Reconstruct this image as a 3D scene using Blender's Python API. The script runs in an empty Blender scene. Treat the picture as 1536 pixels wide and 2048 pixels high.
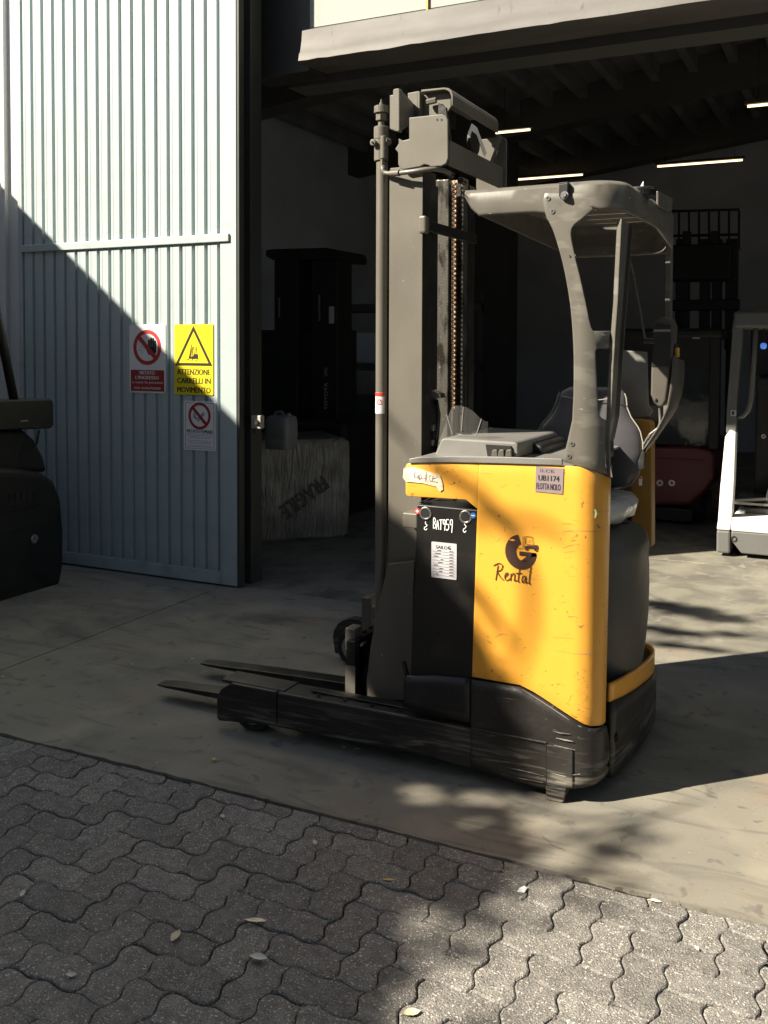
import bpy, bmesh, math, random
from math import radians, sin, cos, tan, pi, atan2, sqrt
from mathutils import Vector, Matrix
random.seed(7)
S = bpy.context.scene
COL = S.collection

# ------------------------------------------------------------------ camera
CAM_F, CAM_Y0, CAM_CX, CAM_H = 1920.0, 758.0, 768.0, 1.6
yaw, pit, rol = radians(26.1), radians(2.0), radians(0.2)
FW = Vector((-sin(yaw)*cos(pit), cos(yaw)*cos(pit), -sin(pit)))
_rt = Vector((cos(yaw), sin(yaw), 0)); _up = _rt.cross(FW)
RT = _rt*cos(rol)+_up*sin(rol); UP = RT.cross(FW)
CP = Vector((0, 0, CAM_H))
cam = bpy.data.objects.new('camera', bpy.data.cameras.new('camera'))
COL.objects.link(cam)
cam.matrix_world = Matrix(((RT.x, UP.x, -FW.x, CP.x), (RT.y, UP.y, -FW.y, CP.y), (RT.z, UP.z, -FW.z, CP.z), (0, 0, 0, 1)))
cam.data.sensor_fit = 'VERTICAL'; cam.data.sensor_height = 36; cam.data.lens = 36*CAM_F/2048
cam.data.shift_y = -(1024-CAM_Y0)/2048
cam.data.clip_start = .05; cam.data.clip_end = 600
S.camera = cam
# ------------------------------------------------------------------ light
EL, AZ = radians(38), radians(45)
L = Vector((cos(EL)*sin(AZ), cos(EL)*cos(AZ), -sin(EL)))       # direction the sunlight travels
w = bpy.data.worlds.new('World'); S.world = w; w.use_nodes = True
nt = w.node_tree; nt.nodes.clear()
sky = nt.nodes.new('ShaderNodeTexSky'); sky.sky_type = 'NISHITA'; sky.sun_disc = False
sky.sun_elevation = EL; sky.sun_rotation = radians(225)
bg = nt.nodes.new('ShaderNodeBackground'); bg.inputs[1].default_value = .05
wo = nt.nodes.new('ShaderNodeOutputWorld')
nt.links.new(sky.outputs[0], bg.inputs[0]); nt.links.new(bg.outputs[0], wo.inputs[0])
sl = bpy.data.lights.new('sun', 'SUN'); sl.energy = 5.0; sl.angle = radians(.53); sl.color = (1, .91, .75)
so = bpy.data.objects.new('sun', sl); COL.objects.link(so)
so.rotation_euler = L.to_track_quat('-Z', 'Y').to_euler(); so.location = (-5, -5, 9)
S.view_settings.view_transform = 'Standard'; S.view_settings.look = 'None'
S.view_settings.gamma = 1; S.view_settings.use_curve_mapping = False
S.view_settings.exposure = 1.3
try:
    S.cycles.max_bounces = 8; S.cycles.transparent_max_bounces = 8
except Exception: pass

# ------------------------------------------------------------------ survey helpers (points of the place on known planes, metres)
def ray(px, py): return FW*CAM_F+RT*(px-CAM_CX)-UP*(py-CAM_Y0)
def at(px, py, ax, v):
    i = 'XYZ'.index(ax); d = ray(px, py); return CP+d*((v-CP[i])/d[i])
def XZ(pts, Y): return [(at(a, b, 'Y', Y).x, at(a, b, 'Y', Y).z) for a, b in pts]
def YZ(pts, X): return [(at(a, b, 'X', X).y, at(a, b, 'X', X).z) for a, b in pts]
def onpath(px, py, path):
    d = ray(px, py); best = None
    for (x1, y1), (x2, y2) in zip(path, path[1:]):
        ex, ey = x2-x1, y2-y1
        det = d.x*(-ey)+ex*d.y
        if abs(det) < 1e-9: continue
        t = (x1*(-ey)+ex*y1)/det; s = (d.x*y1-d.y*x1)/det
        if t > 0 and -1e-6 <= s <= 1+1e-6 and (best is None or t < best): best = t
    if best is None:
        x1, y1 = path[-1]; best = sqrt(x1*x1+y1*y1)/sqrt(d.x**2+d.y**2)
        return Vector((x1, y1, CP.z+d.z*best))
    return CP+d*best

# ------------------------------------------------------------------ mesh builder
class MB:
    def __init__(s): s.v = []; s.f = []
    def add(s, vs, fs):
        n = len(s.v); s.v += [tuple(a) for a in vs]; s.f += [tuple(i+n for i in f) for f in fs]; return s
    def box(s, x0, x1, y0, y1, z0, z1):
        return s.add([(x0,y0,z0),(x1,y0,z0),(x1,y1,z0),(x0,y1,z0),(x0,y0,z1),(x1,y0,z1),(x1,y1,z1),(x0,y1,z1)],
                     [(0,3,2,1),(4,5,6,7),(0,1,5,4),(1,2,6,5),(2,3,7,6),(3,0,4,7)])
    def loft(s, rings, caps=True, closed=True):
        n = len(rings[0]); vs = [p for r in rings for p in r]; fs = []
        for k in range(len(rings)-1):
            for i in range(n if closed else n-1):
                j = (i+1) % n; fs.append((k*n+i, k*n+j, (k+1)*n+j, (k+1)*n+i))
        if caps and closed: fs += [tuple(range(n))[::-1], tuple(range((len(rings)-1)*n, len(rings)*n))]
        return s.add(vs, fs)
    def prism(s, pts, ax, a, b):
        f = {'Y': lambda p, t: (p[0], t, p[1]), 'X': lambda p, t: (t, p[0], p[1]), 'Z': lambda p, t: (p[0], p[1], t)}[ax]
        return s.loft([[f(p, a) for p in pts], [f(p, b) for p in pts]])
    def cyl(s, p0, p1, r0, r1=None, n=16, caps=True):
        p0, p1 = Vector(p0), Vector(p1); r1 = r0 if r1 is None else r1
        d = (p1-p0).normalized(); a = d.orthogonal().normalized(); b = d.cross(a)
        return s.loft([[p+a*(r*cos(2*pi*i/n))+b*(r*sin(2*pi*i/n)) for i in range(n)] for p, r in ((p0, r0), (p1, r1))], caps)
    def tube(s, pts, r, n=8):
        pts = [Vector(p) for p in pts]; rings = []; a = None
        for i, p in enumerate(pts):
            d = (pts[min(i+1, len(pts)-1)]-pts[max(i-1, 0)]).normalized()
            a = d.orthogonal().normalized() if a is None else (a-d*a.dot(d)).normalized()
            b = d.cross(a); rr = r[i] if isinstance(r, (list, tuple)) else r
            rings.append([p+a*(rr*cos(2*pi*k/n))+b*(rr*sin(2*pi*k/n)) for k in range(n)])
        return s.loft(rings)
    def ring(s, c, ax, r0, r1, t, n=28, sx=1, sz=1):   # flat annulus of thickness t around axis ax
        c = Vector(c)
        def P(r, a, o):
            if ax == 'Y': return (c.x+r*cos(a)*sx, c.y+o, c.z+r*sin(a)*sz)
            if ax == 'X': return (c.x+o, c.y+r*cos(a), c.z+r*sin(a))
            return (c.x+r*cos(a), c.y+r*sin(a), c.z+o)
        vs = []; fs = []
        for i in range(n):
            a = 2*pi*i/n; vs += [P(r0, a, 0), P(r1, a, 0), P(r1, a, t), P(r0, a, t)]
        for i in range(n):
            j = (i+1) % n
            for k in range(4): fs.append((i*4+k, i*4+(k+1) % 4, j*4+(k+1) % 4, j*4+k))
        return s.add(vs, fs)
    def grid(s, rows):
        n = len(rows[0]); return s.add([p for r in rows for p in r],
            [(k*n+i, k*n+i+1, (k+1)*n+i+1, (k+1)*n+i) for k in range(len(rows)-1) for i in range(n-1)])
    def xf(s, M):
        s.v = [tuple(M @ Vector(p)) for p in s.v]; return s
    def build(s, name, m, parent=None, smooth=False, bevel=0, solid=0, seg=2):
        o0 = org(parent)
        me = bpy.data.meshes.new(name)
        me.from_pydata([(a[0]-o0[0], a[1]-o0[1], a[2]-o0[2]) for a in s.v], [], s.f)
        bm = bmesh.new(); bm.from_mesh(me); bmesh.ops.recalc_face_normals(bm, faces=bm.faces); bm.to_mesh(me); bm.free()
        me.materials.append(m)
        if smooth:
            for p in me.polygons: p.use_smooth = True
        o = bpy.data.objects.new(name, me); COL.objects.link(o)
        if parent: o.parent = parent
        if solid:
            md = o.modifiers.new('solid', 'SOLIDIFY'); md.thickness = abs(solid); md.offset = -1 if solid > 0 else 1
        if bevel:
            md = o.modifiers.new('bevel', 'BEVEL'); md.width = bevel; md.segments = seg; md.limit_method = 'ANGLE'; md.angle_limit = radians(35)
        if smooth and smooth != 'all':
            try: me.set_sharp_from_angle(angle=radians(40))
            except Exception: pass
        return o
def org(p):
    while p is not None and p.parent is not None: p = p.parent
    return tuple(p.location) if p is not None else (0, 0, 0)
def tag(o, label=None, cat=None, group=None, kind=None):
    for k, v in (('label', label), ('category', cat), ('group', group), ('kind', kind)):
        if v: o[k] = v
    return o
def thing(name, loc, label, cat, group=None):
    o = bpy.data.objects.new(name, None); COL.objects.link(o); o.location = loc; o.empty_display_size = .1
    return tag(o, label, cat, group)
def copy_tree(o, parent=None):
    c = o.copy(); COL.objects.link(c); c.parent = parent
    for ch in [k for k in COL.objects if k.parent == o]: copy_tree(ch, c)
    return c
def struct(mb, name, m, parent=None, **k):
    o = mb.build(name, m, parent, **k)
    if parent is None: o['kind'] = 'structure'
    return o

# ------------------------------------------------------------------ materials
def mat(name, col, rough=.6, metal=0, layers=(), bump=0, bscale=150, bdetail=3, rvar=0, coat=0, emit=None, spec=.5, rand=0):
    m = bpy.data.materials.new(name); m.use_nodes = True
    t = m.node_tree; N = t.nodes; b = N['Principled BSDF']; K = t.links.new
    b.inputs['Roughness'].default_value = rough; b.inputs['Metallic'].default_value = metal
    b.inputs['Specular IOR Level'].default_value = spec; b.inputs['Coat Weight'].default_value = coat
    b.inputs['Coat Roughness'].default_value = .15
    tc = N.new('ShaderNodeTexCoord'); src = tc.outputs['Object']
    if rand:
        oi = N.new('ShaderNodeObjectInfo'); ml = N.new('ShaderNodeMath'); ml.operation = 'MULTIPLY'; ml.inputs[1].default_value = 37
        K(oi.outputs['Random'], ml.inputs[0]); va = N.new('ShaderNodeVectorMath'); va.operation = 'ADD'
        K(src, va.inputs[0]); K(ml.outputs[0], va.inputs[1]); src = va.outputs[0]
    c = N.new('ShaderNodeRGB'); c.outputs[0].default_value = (*col, 1); cur = c.outputs[0]
    def noise(scale, stretch, detail, kind='n', loc=(0, 0, 0), dist=0):
        mp = N.new('ShaderNodeMapping'); mp.inputs['Scale'].default_value = stretch; mp.inputs['Location'].default_value = loc
        K(src, mp.inputs[0])
        if kind == 'v':
            n = N.new('ShaderNodeTexVoronoi'); n.inputs['Scale'].default_value = scale; K(mp.outputs[0], n.inputs['Vector'])
            return n.outputs['Color']
        n = N.new('ShaderNodeTexNoise'); n.inputs['Scale'].default_value = scale; n.inputs['Detail'].default_value = detail
        n.inputs['Distortion'].default_value = dist
        K(mp.outputs[0], n.inputs['Vector']); return n.outputs[0]
    for i, ly in enumerate(layers):
        f = noise(ly.get('scale', 8), ly.get('stretch', (1, 1, 1)), ly.get('detail', 4), ly.get('kind', 'n'), (i*3.7, i*1.3, i*5.1), ly.get('dist', 0))
        mr = N.new('ShaderNodeMapRange'); mr.inputs[1].default_value = ly.get('lo', .45); mr.inputs[2].default_value = ly.get('hi', .65)
        mr.inputs[4].default_value = ly.get('k', 1); K(f, mr.inputs[0])
        fac = mr.outputs[0]
        if 'band' in ly:                     # keep the layer to one height band of the object (scuffs where things rub)
            z0, z1 = ly['band']; sp = N.new('ShaderNodeSeparateXYZ'); K(tc.outputs['Object'], sp.inputs[0])
            m2 = N.new('ShaderNodeMapRange'); m2.inputs[1].default_value = z1; m2.inputs[2].default_value = z0; K(sp.outputs[2], m2.inputs[0])
            mm = N.new('ShaderNodeMath'); mm.operation = 'MULTIPLY'; K(fac, mm.inputs[0]); K(m2.outputs[0], mm.inputs[1]); fac = mm.outputs[0]
        mx = N.new('ShaderNodeMixRGB'); mx.inputs[2].default_value = (*ly['col'], 1); K(fac, mx.inputs[0]); K(cur, mx.inputs[1]); cur = mx.outputs[0]
    if rand:
        hs = N.new('ShaderNodeHueSaturation'); mr = N.new('ShaderNodeMapRange'); mr.inputs[3].default_value = 1-rand; mr.inputs[4].default_value = 1+rand
        K(oi.outputs['Random'], mr.inputs[0]); K(mr.outputs[0], hs.inputs['Value']); K(cur, hs.inputs['Color']); cur = hs.outputs[0]
    K(cur, b.inputs['Base Color'])
    if rvar:
        f = noise(6, (1, 1, 1), 5); mr = N.new('ShaderNodeMapRange'); mr.inputs[1].default_value = .3; mr.inputs[2].default_value = .7
        mr.inputs[3].default_value = rough-rvar; mr.inputs[4].default_value = rough+rvar; K(f, mr.inputs[0]); K(mr.outputs[0], b.inputs['Roughness'])
    if bump:
        f = noise(bscale, (1, 1, 1), bdetail); bp = N.new('ShaderNodeBump'); bp.inputs['Strength'].default_value = bump; bp.inputs['Distance'].default_value = .01
        K(f, bp.inputs['Height']); K(bp.outputs[0], b.inputs['Normal'])
    if emit:
        b.inputs['Emission Color'].default_value = (*emit[:3], 1); b.inputs['Emission Strength'].default_value = emit[3]
    return m
G = lambda v, k=1: (v, v*k, v*k*k)
M = {}
M['mast'] = mat('mast_grey_paint', (.146, .134, .110), .42, .0, [dict(col=(.108, .098, .082), scale=5, lo=.4, hi=.7, k=.6, stretch=(1, 1, .4)), dict(col=(.36, .34, .29), scale=60, lo=.72, hi=.76, k=.7)], bump=.025, bscale=90, rvar=.08)
M['guard'] = mat('guard_grey_paint', (.130, .121, .102), .4, 0, [dict(col=(.20, .19, .165), scale=9, lo=.55, hi=.6, stretch=(.6, .6, 2.2), k=.55), dict(col=(.06, .055, .048), scale=12, lo=.60, hi=.7, k=.5), dict(col=(.55, .53, .47), scale=45, lo=.70, hi=.73, stretch=(.5, .5, 2), k=.8)], bump=.025, bscale=70, rvar=.1)
M['orangedull'] = mat('orange_inner_panel', (.36, .19, .035), .5, layers=[dict(col=(.32, .16, .03), scale=5, lo=.4, hi=.7, k=.7, detail=8)])  # body orange darkened so the colour itself carries the shade
M['orange'] = mat('orange_paint', (.82, .39, .048), .36, 0, [dict(col=(.76, .33, .04), scale=3, lo=.4, hi=.7, k=.4), dict(col=(.22, .12, .05), scale=26, lo=.67, hi=.72, stretch=(1, 1, 1.5), k=.8, dist=1), dict(col=(.35, .2, .08), scale=11, lo=.67, hi=.71, stretch=(.35, .35, 6), k=.5, detail=8), dict(col=(.28, .14, .04), scale=5, lo=.58, hi=.78, k=.5, detail=9, band=(0, .75)), dict(col=(.10, .07, .05), scale=60, lo=.70, hi=.74, k=.8)], bump=.03, bscale=40, coat=.1, rvar=.06)
M['chassis'] = mat('chassis_black_paint', (.022, .020, .018), .5, .1, [dict(col=(.034, .031, .028), scale=6, lo=.45, hi=.7, k=.8), dict(col=(.30, .27, .23), scale=6, lo=.50, hi=.68, stretch=(.55, .55, 7), k=.75, detail=12, dist=.9, band=(0.03, .22)), dict(col=(.20, .185, .16), scale=20, lo=.64, hi=.74, stretch=(.6, .6, 4), k=.5, detail=8, dist=1.5)], bump=.12, bscale=60, rvar=.15)
M['steel_dark'] = mat('dark_steel', (.03, .029, .027), .42, .5, [dict(col=(.09, .085, .08), scale=12, lo=.5, hi=.75, k=.6)], bump=.1, bscale=80, rvar=.1)
M['black'] = mat('black_plastic', (.014, .014, .014), .45, bump=.05, bscale=300, rvar=.08, layers=[dict(col=(.05, .048, .044), scale=9, lo=.55, hi=.75, k=.5)])
M['battery'] = mat('battery_black', (.012, .0115, .011), .33, .0, [dict(col=(.05, .045, .04), scale=8, lo=.55, hi=.8, k=.5)], bump=.02, rvar=.05)
M['greaserail'] = mat('greasy_rail_steel', (.16, .15, .13), .3, .6, [dict(col=(.03, .025, .02), scale=20, lo=.5, hi=.6, stretch=(1, 1, .3), k=.9), dict(col=(.5, .48, .44), scale=70, lo=.66, hi=.7, k=.6)], bump=.14, bscale=120)
M['steelscrape'] = mat('scraped_paint', (.05, .045, .04), .6, layers=[dict(col=(.30, .27, .23), scale=70, lo=.42, hi=.6, stretch=(.35, .35, 3), detail=6)])
M['steel'] = mat('bare_steel', (.45, .44, .42), .3, .9, bump=.05, rvar=.08)
M['chain'] = mat('rusty_chain', (.42, .24, .14), .5, .3, [dict(col=(.6, .48, .36), scale=60, lo=.5, hi=.6, k=.8)], bump=.2)
M['plasticgrey'] = mat('fender_grey_plastic', (.09, .08, .066), .5, 0, [dict(col=(.06, .055, .05), scale=5, lo=.4, hi=.7, k=.6)], bump=.15, bscale=300, rvar=.1)
M['console'] = mat('console_grey', (.20, .195, .185), .4, 0, [dict(col=(.14, .135, .125), scale=7, lo=.45, hi=.7, k=.6)], bump=.04)
M['vinyl'] = mat('seat_vinyl', (.065, .062, .068), .33, 0, [dict(col=(.085, .082, .088), scale=4, lo=.4, hi=.7, k=.5)], bump=.12, bscale=350, rvar=.07)
M['piping'] = mat('seat_piping', (.32, .30, .27), .6)
M['clearwrap'] = mat('clear_film', (.55, .54, .50), .18, 0, bump=.8, bscale=22)
M['white'] = mat('sign_white', (.80, .80, .80), .4, layers=[dict(col=(.6, .6, .58), scale=8, lo=.55, hi=.8, k=.35)])
M['red'] = mat('sign_red', (.50, .045, .045), .4)
M['darkred'] = mat('sign_dark_red', (.33, .03, .03), .4)
M['yellow'] = mat('sign_yellow', (.82, .66, .02), .38)
M['ink'] = mat('black_ink', (.015, .014, .013), .5)
M['fadedink'] = mat('faded_black_print', (.07, .06, .05), .6)
M['brownink'] = mat('dark_brown_ink', (.05, .022, .015), .5)
M['blueink'] = mat('blue_ink', (.05, .10, .2), .5)
M['blue'] = mat('blue_sticker', (.03, .18, .6), .4)
M['redst'] = mat('red_sticker', (.6, .05, .04), .4)
M['label'] = mat('silver_label', (.50, .49, .52), .4)
M['purplelabel'] = mat('grey_violet_label', (.27, .215, .225), .35, layers=[dict(col=(.35, .29, .3), scale=9, lo=.5, hi=.8, k=.5)])
M['tape'] = mat('masking_tape', (.72, .58, .42), .6, layers=[dict(col=(.85, .78, .68), scale=14, lo=.4, hi=.6)], bump=.7, bscale=30)
M['door'] = mat('door_pale_paint', (.42, .49, .50), .45, 0, [dict(col=(.27, .275, .23), scale=4, lo=.62, hi=.74, stretch=(1, 1, .8), k=.4, detail=8), dict(col=(.385, .445, .45), scale=2.2, lo=.4, hi=.7, stretch=(1, 1, .5), k=.6), dict(col=(.31, .315, .25), scale=5.5, lo=.66, hi=.76, stretch=(1, 1, 1.8), k=.5), dict(col=(.28, .29, .27), scale=30, lo=.72, hi=.76, k=.5), dict(col=(.16, .15, .13), scale=7, lo=.42, hi=.75, k=.55, band=(0, .5))], bump=.04, bscale=25, rvar=.06)
M['whitewall'] = mat('white_render_wall', (.66, .66, .66), .8, layers=[dict(col=(.66, .64, .6), scale=3, lo=.5, hi=.8, stretch=(1, 1, .3), k=.6)], bump=.25, bscale=90)
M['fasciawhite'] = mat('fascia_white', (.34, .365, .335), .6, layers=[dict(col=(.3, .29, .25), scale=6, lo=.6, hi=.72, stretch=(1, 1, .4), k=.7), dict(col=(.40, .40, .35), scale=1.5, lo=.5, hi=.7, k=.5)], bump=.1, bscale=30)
M['lip'] = mat('lintel_greige_metal', (.145, .138, .128), .62, .1, [dict(col=(.10, .09, .085), scale=4, lo=.4, hi=.7, stretch=(.4, 1, 2)), dict(col=(.08, .065, .06), scale=20, lo=.66, hi=.72, stretch=(1, 1, .3), k=.7)], bump=.1, bscale=14)
M['column'] = mat('column_dark_paint', (.045, .046, .042), .5, bump=.1, rvar=.1)
M['roofdeck'] = mat('roof_concrete', (.22, .23, .24), .85, layers=[dict(col=(.16, .17, .18), scale=3, lo=.4, hi=.7)], bump=.3)
M['beam'] = mat('beam_grey', (.09, .09, .09), .8, bump=.2)
M['innerwall'] = mat('inner_wall', (.56, .62, .72), .85, layers=[dict(col=(.45, .50, .58), scale=1.5, lo=.4, hi=.7)], bump=.1)
M['concrete'] = mat('yard_concrete', (.25, .228, .183), .78, 0, [
    dict(col=(.205, .193, .162), scale=1.7, lo=.38, hi=.62, detail=7, dist=.4), dict(col=(.32, .29, .225), scale=3.1, lo=.5, hi=.7, k=.8, detail=9),
    dict(col=(.075, .07, .063), scale=1.9, lo=.56, hi=.72, k=.7, detail=8, dist=.8), dict(col=(.30, .19, .10), scale=1.9, lo=.60, hi=.76, k=.6, detail=7), dict(col=(.15, .155, .155), scale=2.6, lo=.55, hi=.72, k=.5, detail=7),
    dict(col=(.07, .065, .06), scale=75, lo=.66, hi=.74, k=.55), dict(col=(.42, .39, .32), scale=90, lo=.66, hi=.72, k=.55),
    dict(col=(.10, .093, .082), scale=6, lo=.56, hi=.64, stretch=(.35, 1.5, 1), k=.4, detail=9, dist=1), dict(col=(.08, .075, .07), scale=14, lo=.62, hi=.68, k=.5, detail=9, dist=.5)], bump=.08, bscale=260, bdetail=8, rvar=.12)
M['innerfloor'] = mat('hall_floor_concrete', (.25, .235, .19), .5, 0, [dict(col=(.15, .14, .12), scale=3.3, lo=.42, hi=.62, detail=8, dist=.6), dict(col=(.28, .265, .22), scale=8, lo=.55, hi=.66, detail=8, k=.8, dist=1), dict(col=(.08, .075, .07), scale=2.1, lo=.6, hi=.75, k=.6)], bump=.1, bscale=60, rvar=.14)
M['paver'] = mat('paver_aggregate', (.232, .218, .202), .85, 0, [
    dict(col=(.16, .152, .142), scale=30, lo=.4, hi=.6), dict(col=(.07, .065, .06), scale=240, lo=.58, hi=.64, detail=1, k=.85),
    dict(col=(.62, .58, .51), scale=150, lo=.64, hi=.68, detail=1, k=.85), dict(col=(.36, .335, .29), scale=280, lo=.56, hi=.64, detail=2, k=.6)], bump=.6, bscale=190, bdetail=2, rand=.16)
M['joint'] = mat('joint_sand_dark', (.03, .027, .023), .95, bump=.6, bscale=200)
M['earth'] = mat('asphalt_ground', (.07, .067, .062), .9, layers=[dict(col=(.10, .095, .085), scale=2, lo=.4, hi=.7), dict(col=(.2, .19, .17), scale=150, lo=.62, hi=.68, k=.7)], bump=.5, bscale=200)
M['leafdry'] = mat('dry_leaf', (.80, .72, .50), .6, layers=[dict(col=(.6, .48, .28), scale=60, lo=.5, hi=.7, k=.6)], rand=.25)
M['leafyellow'] = mat('yellow_leaf', (.75, .56, .10), .6)
M['leafgrey'] = mat('pale_leaf_underside', (.60, .61, .52), .7)
M['paper'] = mat('white_scrap', (.75, .75, .75), .7)
M['bark'] = mat('bark', (.11, .085, .06), .9, bump=.8, bscale=30)
M['foliage'] = mat('foliage', (.07, .10, .035), .55, layers=[dict(col=(.11, .14, .05), scale=3, lo=.4, hi=.6)])
M['tyre'] = mat('black_rubber', (.02, .02, .02), .75, bump=.3, bscale=120)
M['hub'] = mat('wheel_hub', (.08, .075, .07), .5, .4)
M['redbody'] = mat('dark_red_paint', (.13, .02, .023), .4, rvar=.08)
M['darkbody'] = mat('dark_truck_paint', (.009, .009, .009), .55, bump=.05, rvar=.1, layers=[dict(col=(.016, .016, .015), scale=6, lo=.5, hi=.7)])
M['truckwhite'] = mat('white_truck_paint', (.82, .80, .77), .4, layers=[dict(col=(.5, .48, .45), scale=12, lo=.68, hi=.74, stretch=(1, 1, 3), k=.5)])
M['truckgrey'] = mat('grey_truck_paint', (.13, .13, .125), .5, bump=.05, rvar=.08)
M['glassdark'] = mat('cab_glass', (.015, .02, .018), .06, 0, spec=.8, bump=.12, bscale=5)
M['tubelight'] = mat('tube_light', (.9, .85, .7), .5, emit=(1, .72, .40, 1.3))
M['lamphouse'] = mat('lamp_housing', (.5, .5, .48), .5)
M['lens'] = mat('blue_lamp_lens', (.1, .3, .9), .2, emit=(.08, .2, .7, .35))
M['canister'] = mat('white_canister', (.20, .205, .205), .45)
M['boxgrey'] = mat('switch_box_plastic', (.42, .40, .35), .5)
M['orangelamp'] = mat('orange_lamp_plastic', (.75, .12, .04), .4)
M['stucco'] = mat('neighbour_wall', (.34, .32, .29), .85, bump=.2)
M['rooftile'] = mat('neighbour_roof', (.22, .12, .08), .85)
M['amber'] = mat('amber_plastic', (.75, .42, .08), .4)
def mat_clear(name, col=(1, 1, 1), alpha=.25, rough=.08, rim=.6):
    m = bpy.data.materials.new(name); m.use_nodes = True; t = m.node_tree; N = t.nodes; K = t.links.new
    b = N['Principled BSDF']; out = N['Material Output']; b.inputs['Base Color'].default_value = (*col, 1); b.inputs['Roughness'].default_value = rough
    tr = N.new('ShaderNodeBsdfTransparent'); mx = N.new('ShaderNodeMixShader'); fr = N.new('ShaderNodeMath'); fr.operation = 'POWER'; fr.inputs[1].default_value = 4; lw = N.new('ShaderNodeLayerWeight'); lw.inputs[0].default_value = .5; K(lw.outputs['Facing'], fr.inputs[0])
    ad = N.new('ShaderNodeMath'); ad.operation = 'ADD'; ad.inputs[1].default_value = alpha; K(fr.outputs[0], ad.inputs[0])
    K(ad.outputs[0], mx.inputs[0]); K(tr.outputs[0], mx.inputs[1]); K(b.outputs[0], mx.inputs[2]); K(mx.outputs[0], out.inputs[0]); return m
M['screen'] = mat_clear('windscreen_plastic', (.35, .35, .33), .13)
def mat_wrap():
    m = mat('stretch_wrapped_cardboard', (.42, .385, .33), .4, layers=[dict(col=(.20, .18, .155), scale=5, lo=.4, hi=.7)])
    t = m.node_tree; N = t.nodes; K = t.links.new; b = N['Principled BSDF']; b.inputs['Coat Weight'].default_value = 1; b.inputs['Coat Roughness'].default_value = .12
    tc = N.new('ShaderNodeTexCoord'); mp = N.new('ShaderNodeMapping'); mp.inputs['Scale'].default_value = (1, 1, .12)
    n = N.new('ShaderNodeTexNoise'); n.inputs['Scale'].default_value = 34; n.inputs['Detail'].default_value = 5; n.inputs['Distortion'].default_value = 1.2
    bp = N.new('ShaderNodeBump'); bp.inputs['Strength'].default_value = 1; bp.inputs['Distance'].default_value = .05
    K(tc.outputs['Object'], mp.inputs[0]); K(mp.outputs[0], n.inputs['Vector']); K(n.outputs[0], bp.inputs['Height']); K(bp.outputs[0], b.inputs['Coat Normal']); K(bp.outputs[0], b.inputs['Normal'])
    return m
M['wrap'] = mat_wrap()

# ------------------------------------------------------------------ lettering helpers
_tc = {}
def text_mesh(s, bold=0):
    cu = bpy.data.curves.new('t', 'FONT'); cu.body = s; cu.align_x = 'LEFT'; cu.offset = bold; cu.resolution_u = 3
    o = bpy.data.objects.new('t', cu); COL.objects.link(o)
    dg = bpy.context.evaluated_depsgraph_get(); me = bpy.data.meshes.new_from_object(o.evaluated_get(dg))
    vs = [v.co.copy() for v in me.vertices]; fs = [tuple(p.vertices) for p in me.polygons]
    bpy.data.objects.remove(o); bpy.data.curves.remove(cu); bpy.data.meshes.remove(me)
    x0 = min(v.x for v in vs); x1 = max(v.x for v in vs); y0 = min(v.y for v in vs); y1 = max(v.y for v in vs)
    return [((v.x-x0)/(x1-x0), (v.y-y0)/(y1-y0)) for v in vs], fs
def text(s, name, m, parent, O, U, V, bold=0.0):
    """write s in the parallelogram with lower-left corner O and edge vectors U (width) and V (height)"""
    vs, fs = text_mesh(s, 0); O, U, V = Vector(O), Vector(U), Vector(V)
    mb = MB(); n_ = U.cross(V).normalized(); bd = (-1, 0, 1) if bold else (0,); h = bold*V.length*4.2
    for k in bd: mb.add([O+U*(a*(1-2*h/U.length)+h/U.length)+V*b+U.normalized()*(k*h)+n_*(k*6e-5) for a, b in vs], fs)
    return mb.build(name, m, parent)
def textY(s, m, parent, x0, x1, z0, z1, Y, bold=0.0, name='lettering'):
    return text(s, name, m, parent, (x0, Y, z0), (x1-x0, 0, 0), (0, 0, z1-z0), bold)
def smooth2(ln, k=5):
    if len(ln) < 3: return ln
    P = [ln[0]]+list(ln)+[ln[-1]]; out = []
    for i in range(1, len(P)-2):
        p0, p1, p2, p3 = P[i-1:i+3]
        for j in range(k):
            t = j/k; out.append(tuple(.5*(2*b+(c-a)*t+(2*a-5*b+4*c-d)*t*t+(3*b-a-3*c+d)*t**3) for a, b, c, d in zip(p0, p1, p2, p3)))
    return out+[ln[-1]]
def strokes(mb, lines, O, U, V, wd, n=Vector((0, -1, 0))):
    O, U, V = Vector(O), Vector(U), Vector(V)
    for li, ln in enumerate(lines):
        P = [O+U*a+V*b for a, b in ln]; P = [p for i, p in enumerate(P) if i == 0 or (p-P[i-1]).length > 1e-5]
        rows = []
        for i, p in enumerate(P):
            d = (P[min(i+1, len(P)-1)]-P[max(i-1, 0)]).normalized(); s = d.cross(n).normalized()*wd/2
            e = d*wd*.3*((i == len(P)-1)-(i == 0)); o = n*(li*4e-5)
            rows.append([p+s+e+o, p-s+e+o])
        mb.grid(rows)
    return mb
def rrect(x0, x1, z0, z1, r, n=4):
    pts = []
    for cx, cz, a0 in ((x1-r, z1-r, 0), (x0+r, z1-r, 90), (x0+r, z0+r, 180), (x1-r, z0+r, 270)):
        for i in range(n+1):
            a = radians(a0+90*i/n); pts.append((cx+r*cos(a), cz+r*sin(a)))
    return pts
def arc(cx, cy, r, a0, a1, n=6):
    return [(cx+r*cos(radians(a0+(a1-a0)*i/n)), cy+r*sin(radians(a0+(a1-a0)*i/n))) for i in range(n+1)]

exec_parts = []
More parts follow.
